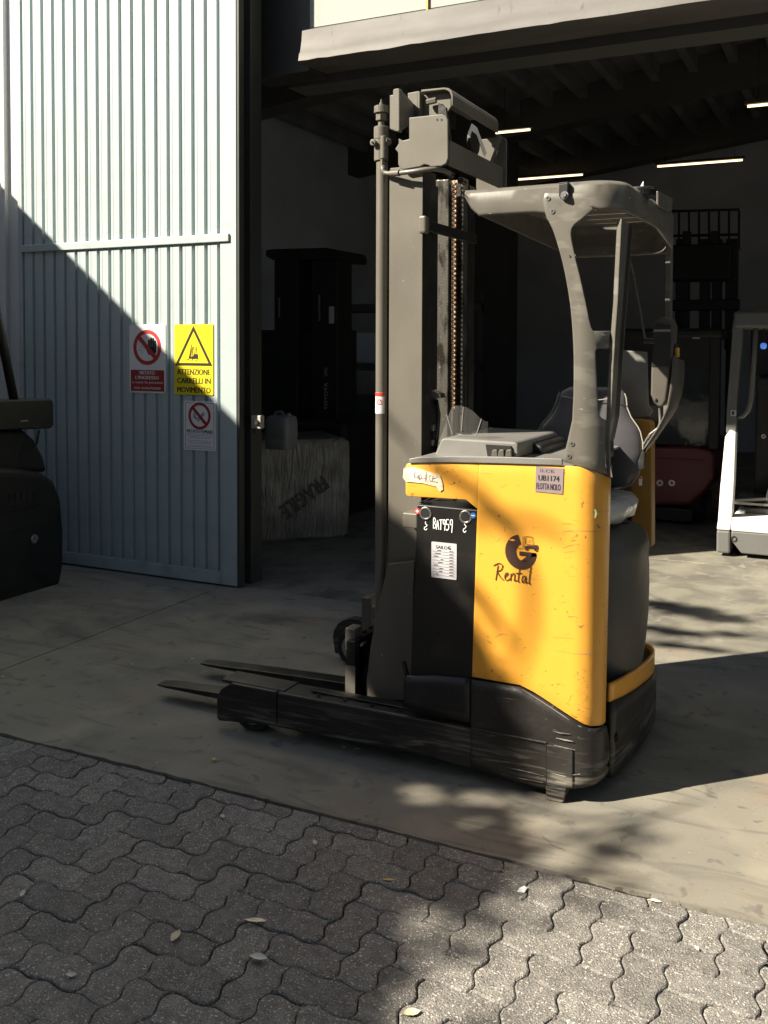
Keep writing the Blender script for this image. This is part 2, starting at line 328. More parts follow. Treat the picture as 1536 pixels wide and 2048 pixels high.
# ================================================================== GROUND
Y_PAV, Y_HALL = 2.80, 5.25
struct(MB().box(-150, 150, -150, -6, -.35, -.012), 'street_ground', M['earth'])
struct(MB().box(-150, -12, -6, 150, -.35, -.012), 'side_ground', M['earth'])
struct(MB().box(12, 150, -6, 150, -.35, -.012), 'side_ground', M['earth'])
struct(MB().box(-12, 12, 18, 150, -.35, -.012), 'back_ground', M['earth'])
pav = struct(MB().box(-12, 12, -6, Y_PAV, -.35, -.018), 'paving', M['joint'])
# concrete apron in slabs with an open joint between them
apron = struct(MB().box(-12, 12, Y_PAV, Y_HALL, -.35, -.012), 'apron', M['joint'])
xs = [-12, -7.9, -3.735, 1.5, 6.7, 12]
for a, b in zip(xs, xs[1:]):
    re_ = random.Random(int(a*10)); nE = int((b-a)/.02); ed_ = []; wv_ = 0
    for k in range(nE+1):
        wv_ = wv_*.8+re_.gauss(0, .0016); ed_.append((a+.004+(b-a-.008)*k/nE, Y_PAV+.010+wv_+max(0, re_.gauss(-.004, .004))))
    MB().prism(ed_+[(b-.004, Y_HALL-.008), (a+.004, Y_HALL-.008)], 'Z', -.05, 0).build('slab', M['concrete'], apron)
hall = struct(MB().box(-12, 12, Y_HALL, 18, -.35, -.012), 'hall_floor', M['joint'])
for a, b, c, d in ((-12, -2.05, Y_HALL, 18), (-2.04, 4, Y_HALL, 7.36), (-2.04, 4, 7.37, 18), (4.01, 12, Y_HALL, 18)):
    MB().box(a+.003, b-.003, c+.004, d-.003, -.05, -.001).build('slab', M['innerfloor'], hall, bevel=.003)

# pavers: wavy interlocking stones laid in herringbone
CELL, AMP = .109, .0105
def wave_outline(nx, ny, inset):
    pts = []; K = 6
    def w(t): return AMP*.95*sin(2*pi*t/CELL)
    def wh(t): return AMP*.55*sin(2*pi*t/CELL)
    def seq(n): return [i*CELL/K for i in range(n*K)]
    W, H = nx*CELL, ny*CELL
    for t in seq(nx): pts.append((t, wh(t)))
    for t in seq(ny): pts.append((W+w(t), t))
    for t in seq(nx): pts.append((W-t, H+wh(W-t)))
    for t in seq(ny): pts.append((w(H-t), H-t))
    n = len(pts); out = []
    for i, p in enumerate(pts):
        a, b = pts[i-1], pts[(i+1) % n]
        dx, dy = b[0]-a[0], b[1]-a[1]; l = sqrt(dx*dx+dy*dy)
        out.append((p[0]-dy/l*inset, p[1]+dx/l*inset))
    return out
def paver_mb(nx, ny):
    o, i1, i2 = wave_outline(nx, ny, .0016), wave_outline(nx, ny, .0028), wave_outline(nx, ny, .0065)
    cx, cy = nx*CELL/2, ny*CELL/2
    mb = MB(); mb.loft([[(x-cx, y-cy, z) for x, y in r] for r, z in ((o, -.03), (o, -.0045), (i1, -.0022), (i2, 0))]); return mb
protoH = paver_mb(2, 1).build('paver', M['paver'], pav); protoV = paver_mb(1, 2).build('paver', M['paver'], pav)
meH, meV = protoH.data, protoV.data
for p in (protoH, protoV): bpy.data.objects.remove(p)
X0, YB0 = -2.471, 2.292
spots = []
for i_ in range(-40, 84):
    for j in range(-78, 6):
        k_ = (i_+j) % 4
        if k_ == 0: spots.append(('H', X0+i_*CELL, YB0+j*CELL))
        elif k_ == 2: spots.append(('V', X0+i_*CELL, YB0+j*CELL))
def visible(x, y):
    d = Vector((x, y, 0))-CP; k = d.dot(FW)
    if k < .3: return False
    px = CAM_CX+CAM_F*d.dot(RT)/k; py = CAM_Y0-CAM_F*d.dot(UP)/k
    return -60 < px < 1600 and py < 2110
far = MB(); cnt = 0; cand = []
rr = random.Random(3)
for kind, x, y in spots:
    nx, ny = (2, 1) if kind == 'H' else (1, 2)
    if y > Y_PAV-.012: continue
    cx, cy = x+nx*CELL/2, y+ny*CELL/2
    tilt = Matrix.Translation((cx+rr.gauss(0, .0007), cy+rr.gauss(0, .0007), rr.uniform(-.003, .003))) @ Matrix.Rotation(rr.gauss(0, .006), 4, 'Z') @ Matrix.Rotation(rr.gauss(0, .006), 4, 'X') @ Matrix.Rotation(rr.gauss(0, .006), 4, 'Y')
    cut = y+ny*CELL > Y_PAV-.004
    if visible(cx, cy):
        me = meH if kind == 'H' else meV
        if cut:
            bm = bmesh.new(); bm.from_mesh(me); bm.transform(tilt)
            g = bm.verts[:]+bm.edges[:]+bm.faces[:]
            r = bmesh.ops.bisect_plane(bm, geom=g, plane_co=(0, Y_PAV-.008-rr.random()*.006, 0), plane_no=(0, 1, 0), clear_outer=True)
            ed = [e for e in r['geom_cut'] if isinstance(e, bmesh.types.BMEdge)]
            try: bmesh.ops.edgeloop_fill(bm, edges=ed)
            except Exception: pass
            bm.transform(tilt.inverted()); me = bpy.data.meshes.new('paver'); bm.to_mesh(me); bm.free()
            if not me.materials: me.materials.append(M['paver'])
        o = bpy.data.objects.new('paver', me); COL.objects.link(o); o.parent = pav; o.matrix_local = tilt; cnt += 1
    elif not cut and -6 < cx < 6 and -3.5 < cy:
        o4 = [(tilt @ Vector((a-nx*CELL/2, b-ny*CELL/2, 0))) for a, b in wave_outline(nx, ny, .003)]
        far.add(o4, [tuple(range(len(o4)))])
print('pavers', cnt)
f_ = far.build('paver_field', M['paver'], pav); f_['kind'] = 'stuff'

# grit along the edge between pavers and concrete
gm = MB(); rg = random.Random(5)
for i in range(520):
    x = rg.uniform(-3.4, .1); y = Y_PAV+rg.gauss(-.004, .012 if x < -.9 else .02); s = rg.uniform(.0008, .003)
    z = .001; a = rg.random()*3
    gm.add([(x+s*cos(a), y+s*sin(a), z), (x+s*cos(a+2.1), y+s*sin(a+2.1), z), (x+s*cos(a+4.2), y+s*sin(a+4.2), z), (x, y, z+s*1.1)], [(0, 1, 3), (1, 2, 3), (2, 0, 3), (0, 2, 1)])
tag(gm.build('grit', M['paper'] if 0 else M['concrete']), kind='stuff', label='loose grit along the edge of the concrete', cat='grit')

# ================================================================== HALL (walls, lintel, roof)
hw = thing('hall_building', (-9, 5.5, 0), 'white rendered industrial hall with a wide open gateway and dark interior', 'building')
wl = MB(); wl.box(-12, -5.80, 5.32, 5.6, 0, 7.5); wl.box(-5.785, -3.76, 5.30, 5.58, 0, 7.5)
wl.build('wall', M['whitewall'], hw, bevel=.006)
MB().box(5.5, 12, 5.5, 5.8, 0, 7.5).build('wall', M['whitewall'], hw)
MB().box(-5.8, -5.76, 5.265, 5.31, 0, 7.5).build('corner_bead', M['whitewall'], hw, bevel=.005)
MB().box(-3.745, -3.60, 5.34, 5.47, 0, 4.6).build('column', M['column'], hw, bevel=.006)
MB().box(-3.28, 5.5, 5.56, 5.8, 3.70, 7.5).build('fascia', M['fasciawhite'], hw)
MB().box(-3.76, -3.282, 5.565, 5.80, 3.42, 7.5).build('header_post', M['column'], hw, bevel=.005)
lipf = [(5.56, 3.695), (5.495, 3.665), (5.485, 3.60), (5.47, 3.52), (5.455, 3.505), (5.445, 3.455), (5.47, 3.44), (5.80, 3.46), (5.80, 3.695)]
rl = random.Random(2); rings = []
for i in range(121):
    x = -3.30+i*(5.5+3.30)/120
    rings.append([(x, y+(rl.gauss(0, .0010) if k in (2, 3, 4, 5) else 0), z+(rl.gauss(0, .0022) if k in (5, 6) else 0)) for k, (y, z) in enumerate(lipf)])
MB().loft(rings).build('lintel', M['lip'], hw, smooth=True)
p = at(855, 30, 'Y', 5.555)
MB().box(p.x-.006, p.x+.006, 5.545, 5.56, p.z, 7).build('conduit', M['amber'], hw)
MB().box(-3.6, 5.5, 5.81, 6.05, 3.40, 4.7).build('gate_beam', M['beam'], hw)
# inner walls
iw = MB(); iw.box(-6.2, -6.0, 5.6, 15.5, 0, 6.5); iw.box(-6.2, 8.2, 15.5, 15.7, 0, 8); iw.box(8, 8.2, 5.8, 15.5, 0, 8)
iw.build('inner_wall', M['innerwall'], hw)
MB().box(-4.4, -3.95, 11.6, 12.0, 0, 5).build('inner_pillar', M['beam'], hw, bevel=.01)
def rz(x): return 4.25+.13*(x+6)
rings = [[(x, 5.8, rz(x)), (x, 15.5, rz(x)), (x, 15.5, rz(x)+.15), (x, 5.8, rz(x)+.15)] for x in (-6, 8)]
MB().loft(rings).build('roof', M['roofdeck'], hw)
for y in (8.2, 11.3, 14.2):
    MB().loft([[(x, y-.15, rz(x)-.42), (x, y+.15, rz(x)-.42), (x, y+.15, rz(x)-.002), (x, y-.15, rz(x)-.002)] for x in (-6, 8)]).build('rafter', M['beam'], hw)
me = None
for i in range(34):
    x = -5.8+i*.41
    o = MB().box(x, x+.09, 5.85, 15.4, rz(x)-.17, rz(x)+.01).build('rib', M['roofdeck'], hw)
# ------------------------------------------------------------------ sliding gate leaf
gd = thing('sliding_gate', (-4.6, 5.22, 0), 'pale grey sheet metal sliding gate with vertical ribs and a horizontal rail', 'gate')
GX0, GX1, NG = -5.51, -3.757, 17
MB().box(-5.545, -3.628, 5.224, 5.265, .012, 4.7).build('backing', M['door'], gd)
MB().box(-5.56, GX0-.008, 5.200, 5.2235, .012, 4.7).build('stile', M['door'], gd, bevel=.003)
MB().box(GX1+.009, -3.62, 5.200, 5.2235, .012, 4.7).build('stile', M['door'], gd, bevel=.003)
MB().box(-3.6195, -3.60, 5.205, 5.262, .012, 4.7).build('edge_strip', M['column'], gd, bevel=.002)
MB().box(GX0-.006, GX1+.007, 5.198, 5.2232, .012, .096).build('bottom_rail', M['door'], gd, bevel=.003)
MB().box(GX0-.01, -3.672, 5.186, 5.2232, 2.274, 2.326).build('middle_rail', M['door'], gd, bevel=.004)
pit_ = (GX1-GX0)/NG; wd = pit_-.019
def strip(z0, z1):
    x0 = GX0+.006
    return MB().prism([(x0, 5.2236), (x0+.005, 5.204), (x0+wd*.30, 5.204), (x0+wd*.31, 5.2055), (x0+wd*.34, 5.2055), (x0+wd*.35, 5.204), (x0+wd-.005, 5.204), (x0+wd, 5.2236)], 'Z', z0, z1)
for z0, z1 in ((.0965, 2.2735), (2.3265, 4.7)):
    a = strip(z0, z1).build('panel', M['door'], gd)
    for i in range(1, NG):
        c = a.copy(); COL.objects.link(c); c.location = (i*pit_, random.gauss(0, .0004), 0)
MB().box(-6.5, -3.4, 5.195, 5.27, 4.72, 4.82).build('top_track', M['column'], gd)
# ------------------------------------------------------------------ signs on the gate (front of the ribs is Y = 5.204)
YS = 5.202
def plate(name, m, parent, x0, x1, z0, z1, r=.008, y0=YS-.003, y1=YS):
    return MB().prism(rrect(x0, x1, z0, z1, r), 'Y', y0, y1).build(name, m, parent)
def signbox(a, b, c, d): p, q = at(a, b, 'Y', YS), at(c, d, 'Y', YS); return p.x, q.x, q.z, p.z
# no entry
x0, x1, z0, z1 = signbox(259, 649, 332, 787); W, H = x1-x0, z1-z0
s1 = thing('prohibition_sign', ((x0+x1)/2, YS, z0), 'white and red no entry sign with a raised black hand, leftmost of the three', 'sign')
plate('plate', M['white'], s1, x0, x1, z0, z1)
plate('red_field', M['darkred'], s1, x0+.04*W, x1-.04*W, z0+.025*H, z0+.335*H, .003, YS-.0042, YS-.003)
cx, cz, R = x0+.5*W, z0+.665*H, .385*W
MB().ring((cx, YS-.0042, cz), 'Y', R*.78, R, .001, 40).build('red_ring', M['red'], s1)
a = radians(-45); bx = MB(); hw_ = .048*W
d = Vector((cos(a), 0, sin(a))); n_ = Vector((-sin(a), 0, cos(a))); c0 = Vector((cx, 0, cz))
def hand(mb, O, sc, y0, y1):
    def T(p): return (O[0]+p[0]*sc, O[1]+p[1]*sc)
    mb.prism([T(p) for p in [(-.22, -.42), (-.34, -.3), (-.5, -.02), (-.62, .12), (-.56, .2), (-.44, .14), (-.3, -.02), (-.3, .1), (.32, .1), (.34, -.2), (.22, -.42)]], 'Y', y0, y1)
    for i, (xa, h) in enumerate(((-.235, .56), (-.065, .7), (.105, .68), (.265, .52))):
        mb.prism([T(p) for p in [(xa-.065, .08), (xa+.065, .08), (xa+.075, h-.06), (xa+.03, h), (xa-.03, h), (xa-.07, h-.06)]], 'Y', y0-.00002*i, y1)
hm = MB(); hand(hm, (cx+.13*W, cz-.015*H), .34*W, YS-.0043, YS-.003); hm.build('hand_symbol', M['ink'], s1)
P = [c0+d*R*.80*k1+n_*hw_*k2 for k1, k2 in ((-1, -1), (1, -1), (1, 1), (-1, 1))]
MB().prism([(q.x, q.z) for q in P], 'Y', YS-.0056, YS-.0045).build('red_bar', M['red'], s1)
fl = MB(); strokes(fl, [[(.2, .8), (.12, .72), (.1, .6), (.16, .55)], [(.2, .8), (.32, .78), (.3, .66), (.36, .62), (.3, .58), (.3, .5), (.16, .46)], [(.16, .46), (.18, .36), (.05, .3)], [(.3, .5), (.38, .42), (.5, .4), (.62, .36)], [(.18, .36), (.32, .3), (.3, .18)]], (cx-R*.72, YS-.0036, cz-R*.62), (R*1.2, 0, 0), (0, 0, R*1.35), .0022)
fl.build('face_outline', M['blueink'], s1)
ty = YS-.0048
textY('VIETATO', M['white'], s1, x0+.27*W, x0+.71*W, z0+.27*H, z0+.32*H, ty, .012)
textY("L'INGRESSO", M['white'], s1, x0+.17*W, x0+.82*W, z0+.20*H, z0+.25*H, ty, .012)
textY('a tutte le persone', M['white'], s1, x0+.08*W, x0+.93*W, z0+.128*H, z0+.172*H, ty, .006)
textY('non autorizzate', M['white'], s1, x0+.13*W, x0+.87*W, z0+.055*H, z0+.095*H, ty, .006)
for k, q in enumerate([(x0+.03*W, z1-.02*H), (x1-.03*W, z0+.02*H), (x0+.05*W, z0+.02*H)]):
    MB().cyl((q[0], YS-.0055, q[1]), (q[0], YS-.003, q[1]), .003, n=8).build('rivet', M['ink'], s1)
# forklift warning
x0, x1, z0, z1 = signbox(349, 649, 427, 791); W, H = x1-x0, z1-z0
s2 = thing('warning_sign', ((x0+x1)/2, YS, z0), 'yellow warning sign with a forklift in a black triangle and black Italian lettering', 'sign')
plate('plate', M['yellow'], s2, x0, x1, z0, z1)
tri = [(x0+.5*W, z1-.02*H), (x1-.02*W, z0+.415*H), (x0+.02*W, z0+.415*H)]; cxx, czz = sum(p[0] for p in tri)/3, sum(p[1] for p in tri)/3
inn = [(cxx+(p[0]-cxx)*.80, czz+(p[1]-czz)*.80) for p in tri]
mb = MB()
for i in range(3):
    j = (i+1) % 3; mb.prism([tri[i], tri[j], inn[j], inn[i]], 'Y', YS-.0042, YS-.003)
mb.build('triangle', M['ink'], s2)
def forklift_icon(mb, O, sc, y):
    def T(p): return (O[0]+p[0]*sc, O[1]+p[1]*sc)
    y0, y1 = y-.0012, y
    mb.prism([T(p) for p in [(-.32, 0), (-.34, .1), (-.3, .14), (-.02, .2), (.02, .34), (.3, .34), (.38, .32), (.4, 0)]], 'Y', y0, y1)
    st = [[(-.62, .0), (-.42, -.06), (-.38, .12)], [(-.38, .05), (-.16, 1.0)], [(-.30, .1), (-.10, .8)], [(-.14, .2), (.0, .84), (.24, .84), (.30, .34)], [(.1, .3), (.14, .54)]]
    strokes(mb, st, (O[0], y0, O[1]), (sc, 0, 0), (0, 0, sc), .05*sc)
    mb.prism([T((.13+.05*cos(a), .66+.05*sin(a))) for a in [k*pi/4 for k in range(8)]], 'Y', y0, y1)
    for wx in (-.18, .22): mb.ring((O[0]+wx*sc, y0-.0004, O[1]-.03*sc), 'Y', .05*sc, .10*sc, .0004, 16)
mb = MB(); forklift_icon(mb, (x0+.5*W, z0+.51*H), .30*W, YS-.003); mb.build('forklift_symbol', M['ink'], s2)
mb = MB()
for wx in (-.18, .22): mb.cyl((x0+.5*W+wx*.3*W, YS-.0052, z0+.5*H), (x0+.5*W+wx*.3*W, YS-.0043, z0+.5*H), .065*.3*W, n=14)
mb.build('wheel_symbol', M['yellow'], s2)
ty = YS-.0034
textY('ATTENZIONE', M['ink'], s2, x0+.07*W, x0+.93*W, z0+.285*H, z0+.365*H, ty, .013)
textY('CARRELLI IN', M['ink'], s2, x0+.07*W, x0+.94*W, z0+.16*H, z0+.24*H, ty, .013)
textY('MOVIMENTO', M['ink'], s2, x0+.07*W, x0+.94*W, z0+.03*H, z0+.11*H, ty, .012)
# no smoking
x0, x1, z0, z1 = signbox(368, 801, 432, 903); W, H = x1-x0, z1-z0
s3 = thing('no_smoking_sign', ((x0+x1)/2, YS, z0), 'small white no smoking sign with red ring and fine print, lowest of the three', 'sign')
plate('plate', M['white'], s3, x0, x1, z0, z1)
o_, i_ = rrect(x0+.05*W, x1-.05*W, z0+.035*H, z1-.035*H, .006), rrect(x0+.062*W, x1-.062*W, z0+.042*H, z1-.042*H, .005)
MB().loft([[(a_, YS-.0034, b_) for a_, b_ in o_], [(a_, YS-.0034, b_) for a_, b_ in i_]], caps=False).build('border', M['blueink'], s3)
cx, cz, R = x0+.5*W, z0+.70*H, .345*W
cg = MB(); strokes(cg, [[(.1, .1), (.65, .62), (.74, .52), (.19, 0), (.1, .1)], [(.5, .48), (.6, .38)], [(.08, .2), (-.1, .3), (.0, .42), (-.16, .5), (-.05, .62)], [(.0, .16), (-.2, .34), (-.1, .44)]], (cx-R*.35, YS-.0036, cz-R*.4), (R*1.1, 0, 0), (0, 0, R*1.1), .006)
cg.build('cigarette_symbol', M['blueink'], s3)
MB().ring((cx, YS-.0046, cz), 'Y', R*.80, R, .001, 36).build('red_ring', M['darkred'], s3)
d = Vector((cos(a), 0, sin(a)))
d = Vector((.707, 0, -.707)); n_ = Vector((.707, 0, .707)); c0 = Vector((cx, 0, cz))
P = [c0+d*R*.84*k1+n_*.04*W*k2 for k1, k2 in ((-1, -1), (1, -1), (1, 1), (-1, 1))]
MB().prism([(q.x, q.z) for q in P], 'Y', YS-.0058, YS-.0047).build('red_bar', M['darkred'], s3)
textY('VIETATO FUMARE', M['ink'], s3, x0+.08*W, x0+.92*W, z0+.355*H, z0+.42*H, YS-.0034, .012)
mb = MB(); rf = random.Random(4)
for k, (zz, xa, xb) in enumerate(((.335, .1, .9), (.305, .1, .9), (.275, .14, .88), (.25, .2, .8), (.2, .1, .9), (.17, .14, .86), (.075, .1, .9))):
    x = xa
    while x < xb-.02:
        l = rf.uniform(.02, .07); mb.box(x0+x*W, x0+min(x+l, xb)*W, YS-.0036, YS-.003, z0+zz*H-.0011, z0+zz*H+.0011); x += l+.012
o_ = rrect(x0+.16*W, x0+.84*W, z0+.095*H, z0+.145*H, .003); i_ = rrect(x0+.168*W, x0+.832*W, z0+.1*H, z0+.14*H, .002)
mb.loft([[(a_, YS-.0034, b_) for a_, b_ in o_], [(a_, YS-.0034, b_) for a_, b_ in i_]], caps=False)
mb.build('fine_print', M['blueink'], s3)

# ------------------------------------------------------------------ switch box, ceiling tubes
p, q = at(507, 830, 'Y', 5.32), at(526, 857, 'Y', 5.32)
sw = thing('switch_box', (p.x, 5.32, q.z), 'small pale grey switch box on the dark gate column', 'switch')
MB().box(p.x, q.x, 5.29, 5.338, q.z, p.z).build('housing', M['boxgrey'], sw, bevel=.004)
MB().cyl(((p.x+q.x)/2+.012, 5.289, (p.z+q.z)/2), ((p.x+q.x)/2+.012, 5.275, (p.z+q.z)/2), .016).build('button', M['black'], sw)
MB().cyl((p.x+.01, 5.32, q.z), (p.x+.01, 5.32, q.z-.03), .008).build('cable_gland', M['black'], sw)
for (a_, b_, c_, d_, y, lb) in ((992, 266, 1060, 259, 0, 'lit ceiling tube partly behind the mast head, nearer of that pair'),
        (1016, 360, 1165, 350, 0, 'lit ceiling tube between the mast and the overhead guard'),
        (1315, 333, 1485, 320, 0, 'lit ceiling tube above the dark forklift on the right'),
        (1495, 212, 1590, 204, 0, 'lit ceiling tube cut by the right edge, highest of all'),
        (460, 318, 533, 313, 0, 'tip of a lit ceiling tube beside the gate column')):
    Zt = 4.05
    p, q = at(a_, b_, 'Z', Zt), at(c_, d_, 'Z', Zt); y = (p.y+q.y)/2
    if y > 15: y = 15
    x0, x1 = p.x*y/p.y, q.x*y/q.y
    t_ = thing('ceiling_light', ((x0+x1)/2, y, Zt), lb, 'ceiling light', 'lit tubes under the hall roof')
    MB().cyl((x0, y, Zt), (x1, y, Zt), .013, n=10).build('tube', M['tubelight'], t_)
    MB().box(x0-.03, x1+.03, y-.03, y+.03, Zt+.018, Zt+.05).build('housing', M['beam'], t_)
    for xx in (x0+.1, x1-.1): MB().cyl((xx, y, Zt+.05), (xx, y, rz(xx)-.0), .003, n=6).build('hanger', M['steel_dark'], t_)

# ================================================================== REACH TRUCK (main subject)
rt_ = thing('reach_truck', (-1.3, 3.8, 0), 'yellow and black reach truck with tall grey mast, half sunlit before the gateway', 'forklift')
YN = 3.257
def V3(pts, Y): return [(x, Y, z) for x, z in pts]
PB = [(-1.75, 3.262)]+arc(-.86, 3.352, .09, -90, 0, 12)+[(-.767, 3.43)]
PS = [(-1.75, 3.255)]+arc(-.86, 3.352, .097, -90, 0, 12)+[(-.762, 3.40)]
def sheet(cols, path, k=10):
    """cols: (x_top, y_top, x_bottom, y_bottom) as surveyed; returns a grid lying on the path surface"""
    rows = []
    for i in range(k+1):
        t = i/k; rows.append([tuple(onpath(a+(c-a)*t, b+(d-b)*t, path)) for a, b, c, d in cols])
    return rows
def densify(cols, step=8):
    out = []
    for c0, c1 in zip(cols, cols[1:]):
        n = max(1, int(max(abs(c1[0]-c0[0]), abs(c1[2]-c0[2]))/step))
        for i in range(n): out.append(tuple(a+(b-a)*i/n for a, b in zip(c0, c1)))
    return out+[cols[-1]]
# --- orange body panel
arm = [(811, 931, 811, 988), (814, 927.5, 815, 992.5), (822, 926, 824, 993.5), (870, 925, 870, 996), (935, 926, 932, 1000), (957, 927, 955.5, 1019)]
main = [(957, 927, 943.5, 1354), (1050, 929, 1040, 1371), (1078, 930, 1066, 1384), (1100, 931, 1085, 1396), (1140, 932, 1130, 1426), (1165, 934, 1160, 1445), (1172, 936, 1170, 1450), (1188, 941, 1182, 1453), (1205, 948, 1198, 1452), (1216, 953, 1206, 1450), (1222.5, 957, 1211.5, 1444)]
mb = MB(); mb.grid(sheet(densify(arm), PB, 4)); mb.grid(sheet(densify(main, 5), PB, 16))
bmx = mb.build('body_panel', M['orange'], rt_, smooth='all', solid=0)
bm = bmesh.new(); bm.from_mesh(bmx.data); bmesh.ops.remove_doubles(bm, verts=bm.verts, dist=.0008); bmesh.ops.recalc_face_normals(bm, faces=bm.faces)
if sum(f.normal.y for f in bm.faces) > 0: bmesh.ops.reverse_faces(bm, faces=bm.faces)
bm.to_mesh(bmx.data); bm.free()
md = bmx.modifiers.new('solid', 'SOLIDIFY'); md.thickness = .012; md.offset = -1
md = bmx.modifiers.new('bevel', 'BEVEL'); md.width = .003; md.segments = 2; md.limit_method = 'ANGLE'; md.angle_limit = radians(50)
# --- chassis skirt with the swooping top edge
sk = [(941.5, 1360, 941, 1536), (1040, 1375.5, 1040, 1566), (1085, 1401, 1085, 1577), (1130, 1431, 1125, 1577.5), (1160, 1449, 1150, 1577.5), (1178, 1458, 1168, 1575), (1190, 1459, 1188, 1570), (1200, 1457, 1203, 1560), (1209, 1452, 1216, 1548), (1213, 1452, 1226, 1536), (1214, 1455, 1228.5, 1527)]
mb = MB(); mb.grid(sheet(densify(sk, 6), PS, 10)); mb.build('chassis_skirt', M['chassis'], rt_, smooth='all', solid=.03)
sd = [(807, 1358, 807, 1414), (812, 1353.5, 812, 1416), (870, 1352, 870, 1428), (938.5, 1358.5, 938.5, 1446)]
mb = MB(); mb.grid(sheet(densify(sd, 10), PS, 4)); mb.build('battery_side_cover', M['black'], rt_, smooth='all', solid=.03)
# chassis floor plate and body core behind the panels
MB().prism([(-1.48, 3.30), (-.88, 3.30), (-.79, 3.39), (-.79, 3.52), (-1.0, 3.55), (-1.0, 4.30), (-1.48, 4.30)], 'Z', .085, .34).build('chassis_core', M['chassis'], rt_)
MB().prism([(-1.20, 3.285), (-.88, 3.285), (-.80, 3.37), (-.80, 3.44), (-1.20, 3.44)], 'Z', .34, 1.12).build('inner_frame', M['black'], rt_)
# --- support legs
pt = at(435, 1384, 'Y', YN)
def leg(y0, y1, inner, near):
    lo = MB()
    f = XZ([(433, 1392), (442, 1378), (462, 1367), (552, 1384), (552, 1453), (438, 1442), (433, 1437)], YN)
    g_ = XZ([(553, 1385), (700, 1412), (860, 1441), (942, 1459), (1093, 1488), (1093, 1578), (946, 1540), (860, 1516), (700, 1484), (565, 1457), (553, 1455)], YN)
    l = MB().prism(g_, 'Y', y0, y1).build('support_leg', M['chassis'], rt_, bevel=.008)
    h = MB()
    if near: h.prism(f, 'Y', y0, y0+.018); h.box(-2.36, -2.05, y0+.018, y1, .185, .200)
    else: h.prism([(-2.24+.125*cos(radians(a)), .11+.115*sin(radians(a))) for a in range(-20, 201, 20)]+[(-2.35, .03), (-2.13, .03)], 'Y', y1-.05, y1); h.box(-2.12, -2.05, y1-.06, y1, .09, .20)
    if near: h.box(-2.075, -2.05, y0+.018, y1-.018, .09, .185)
    hs = h.build('wheel_housing', M['chassis'], l, bevel=.004)
    ym = (y0+y1)/2; wc = (-2.215, .0925)
    wh = MB().cyl((wc[0], ym-.042, wc[1]), (wc[0], ym+.042, wc[1]), .0925, n=36).build('load_wheel', M['tyre'], l, smooth=True, bevel=.006)
    MB().ring((wc[0], ym-.044, wc[1]), 'Y', .045, .062, .004, 28).build('rim', M['steel'], wh)
    MB().cyl((wc[0], ym-.05, wc[1]), (wc[0], ym+.05, wc[1]), .03, n=18).build('hub', M['hub'], wh, bevel=.004)
    # slotted guide strip on top
    s_ = MB().box(-1.95, -1.47, y0+.055, y0+.075, .2005, .207).build('guide_strip', M['steel_dark'], l, bevel=.002)
    for x in (-1.9, -1.78, -1.66, -1.54): MB().cyl((x, y0+.035, .200), (x, y0+.035, .205), .008, n=10).build('bolt', M['steel_dark'], l)
    return l
leg(YN+.002, YN+.135, 0, True)
leg(4.155, 4.29, 0, False)
# raised wear edge along the near leg and the jacking foot
e1 = MB()
for a_, b_ in (((942, 1457), (1093, 1486)), ((1093, 1486), (1094, 1577))):
    p, q = at(*a_, 'Y', YN-.004), at(*b_, 'Y', YN-.004); e1.tube([p, q], .0045, 6)
e1.build('weld_edge', M['steel_dark'], rt_)
MB().prism(XZ([(1092, 1570), (1094, 1596), (1099, 1600), (1124, 1604), (1129, 1601), (1134, 1576)], YN-.003), 'Y', YN-.012, YN+.05).build('jacking_foot', M['chassis'], rt_, bevel=.004)
MB().prism(XZ([(1094, 1488), (1146, 1497), (1146, 1575), (1094, 1577)], YN-.004), 'Y', YN-.009, YN-.0025).build('corner_plate', M['chassis'], rt_, bevel=.003)
# --- rear end: curved bumper, orange kick band, moulded cover
PR = [(-.772, 3.422), (-.764, 3.46), (-.750, 3.55), (-.738, 3.7), (-.732, 3.85), (-.731, 3.95), (-.734, 4.05), (-.748, 4.15), (-.775, 4.23), (-.83, 4.29), (-.95, 4.31)]
def rearband(name, zt, zb, m, off=0, solid=.02):
    pa = [(x+off, y) for x, y in PR]; n = len(pa); rows = []
    for k in range(7):
        tt = [min(1, (y-3.42)/.86)**1.0 for x, y in pa]; tt[-1] = 1
        rows.append([(x, y, zb(tt[i])+(zt(tt[i])-zb(tt[i]))*k/6) for i, (x, y) in enumerate(pa)])
    o = MB().grid(rows).build(name, m, rt_, smooth='all'); md = o.modifiers.new('s', 'SOLIDIFY'); md.thickness = solid; md.offset = 0; return o
zt_o = lambda t: .388-.095*t; zb_o = lambda t: .322-.115*t
PR_ = PR
rearband('rear_bumper', lambda t: zb_o(t)-.003, lambda t: .045+.0*t, M['chassis'], .004, .02)
rearband('kick_band', zt_o, zb_o, M['orange'], .0, .012)
fp = [(-.80, 3.37)]+[(x-.008, y) for x, y in PR[1:-1]]+[(-1.0, 4.29), (-1.0, 3.5)]
MB().prism([(x, y) for x, y in fp], 'Z', .262, .280).build('step_floor', M['black'], rt_)
p = at(1225, 1477, 'X', -.755)
MB().ring((-.752, p.y+.04, p.z-.01), 'X', .012, .018, .006, 20).build('ring_bolt', M['steel_dark'], rt_)
def sring(cx, cy, hx, hy, z, n=40, e=2.6, tilt=0):
    r = []
    for i in range(n):
        a = 2*pi*i/n; c, s_ = cos(a), sin(a)
        x = cx+hx*math.copysign(abs(c)**(2/e), c); y = cy+hy*math.copysign(abs(s_)**(2/e), s_)
        r.append((x, y, z+tilt*(x-cx)))
    return r
fr = []
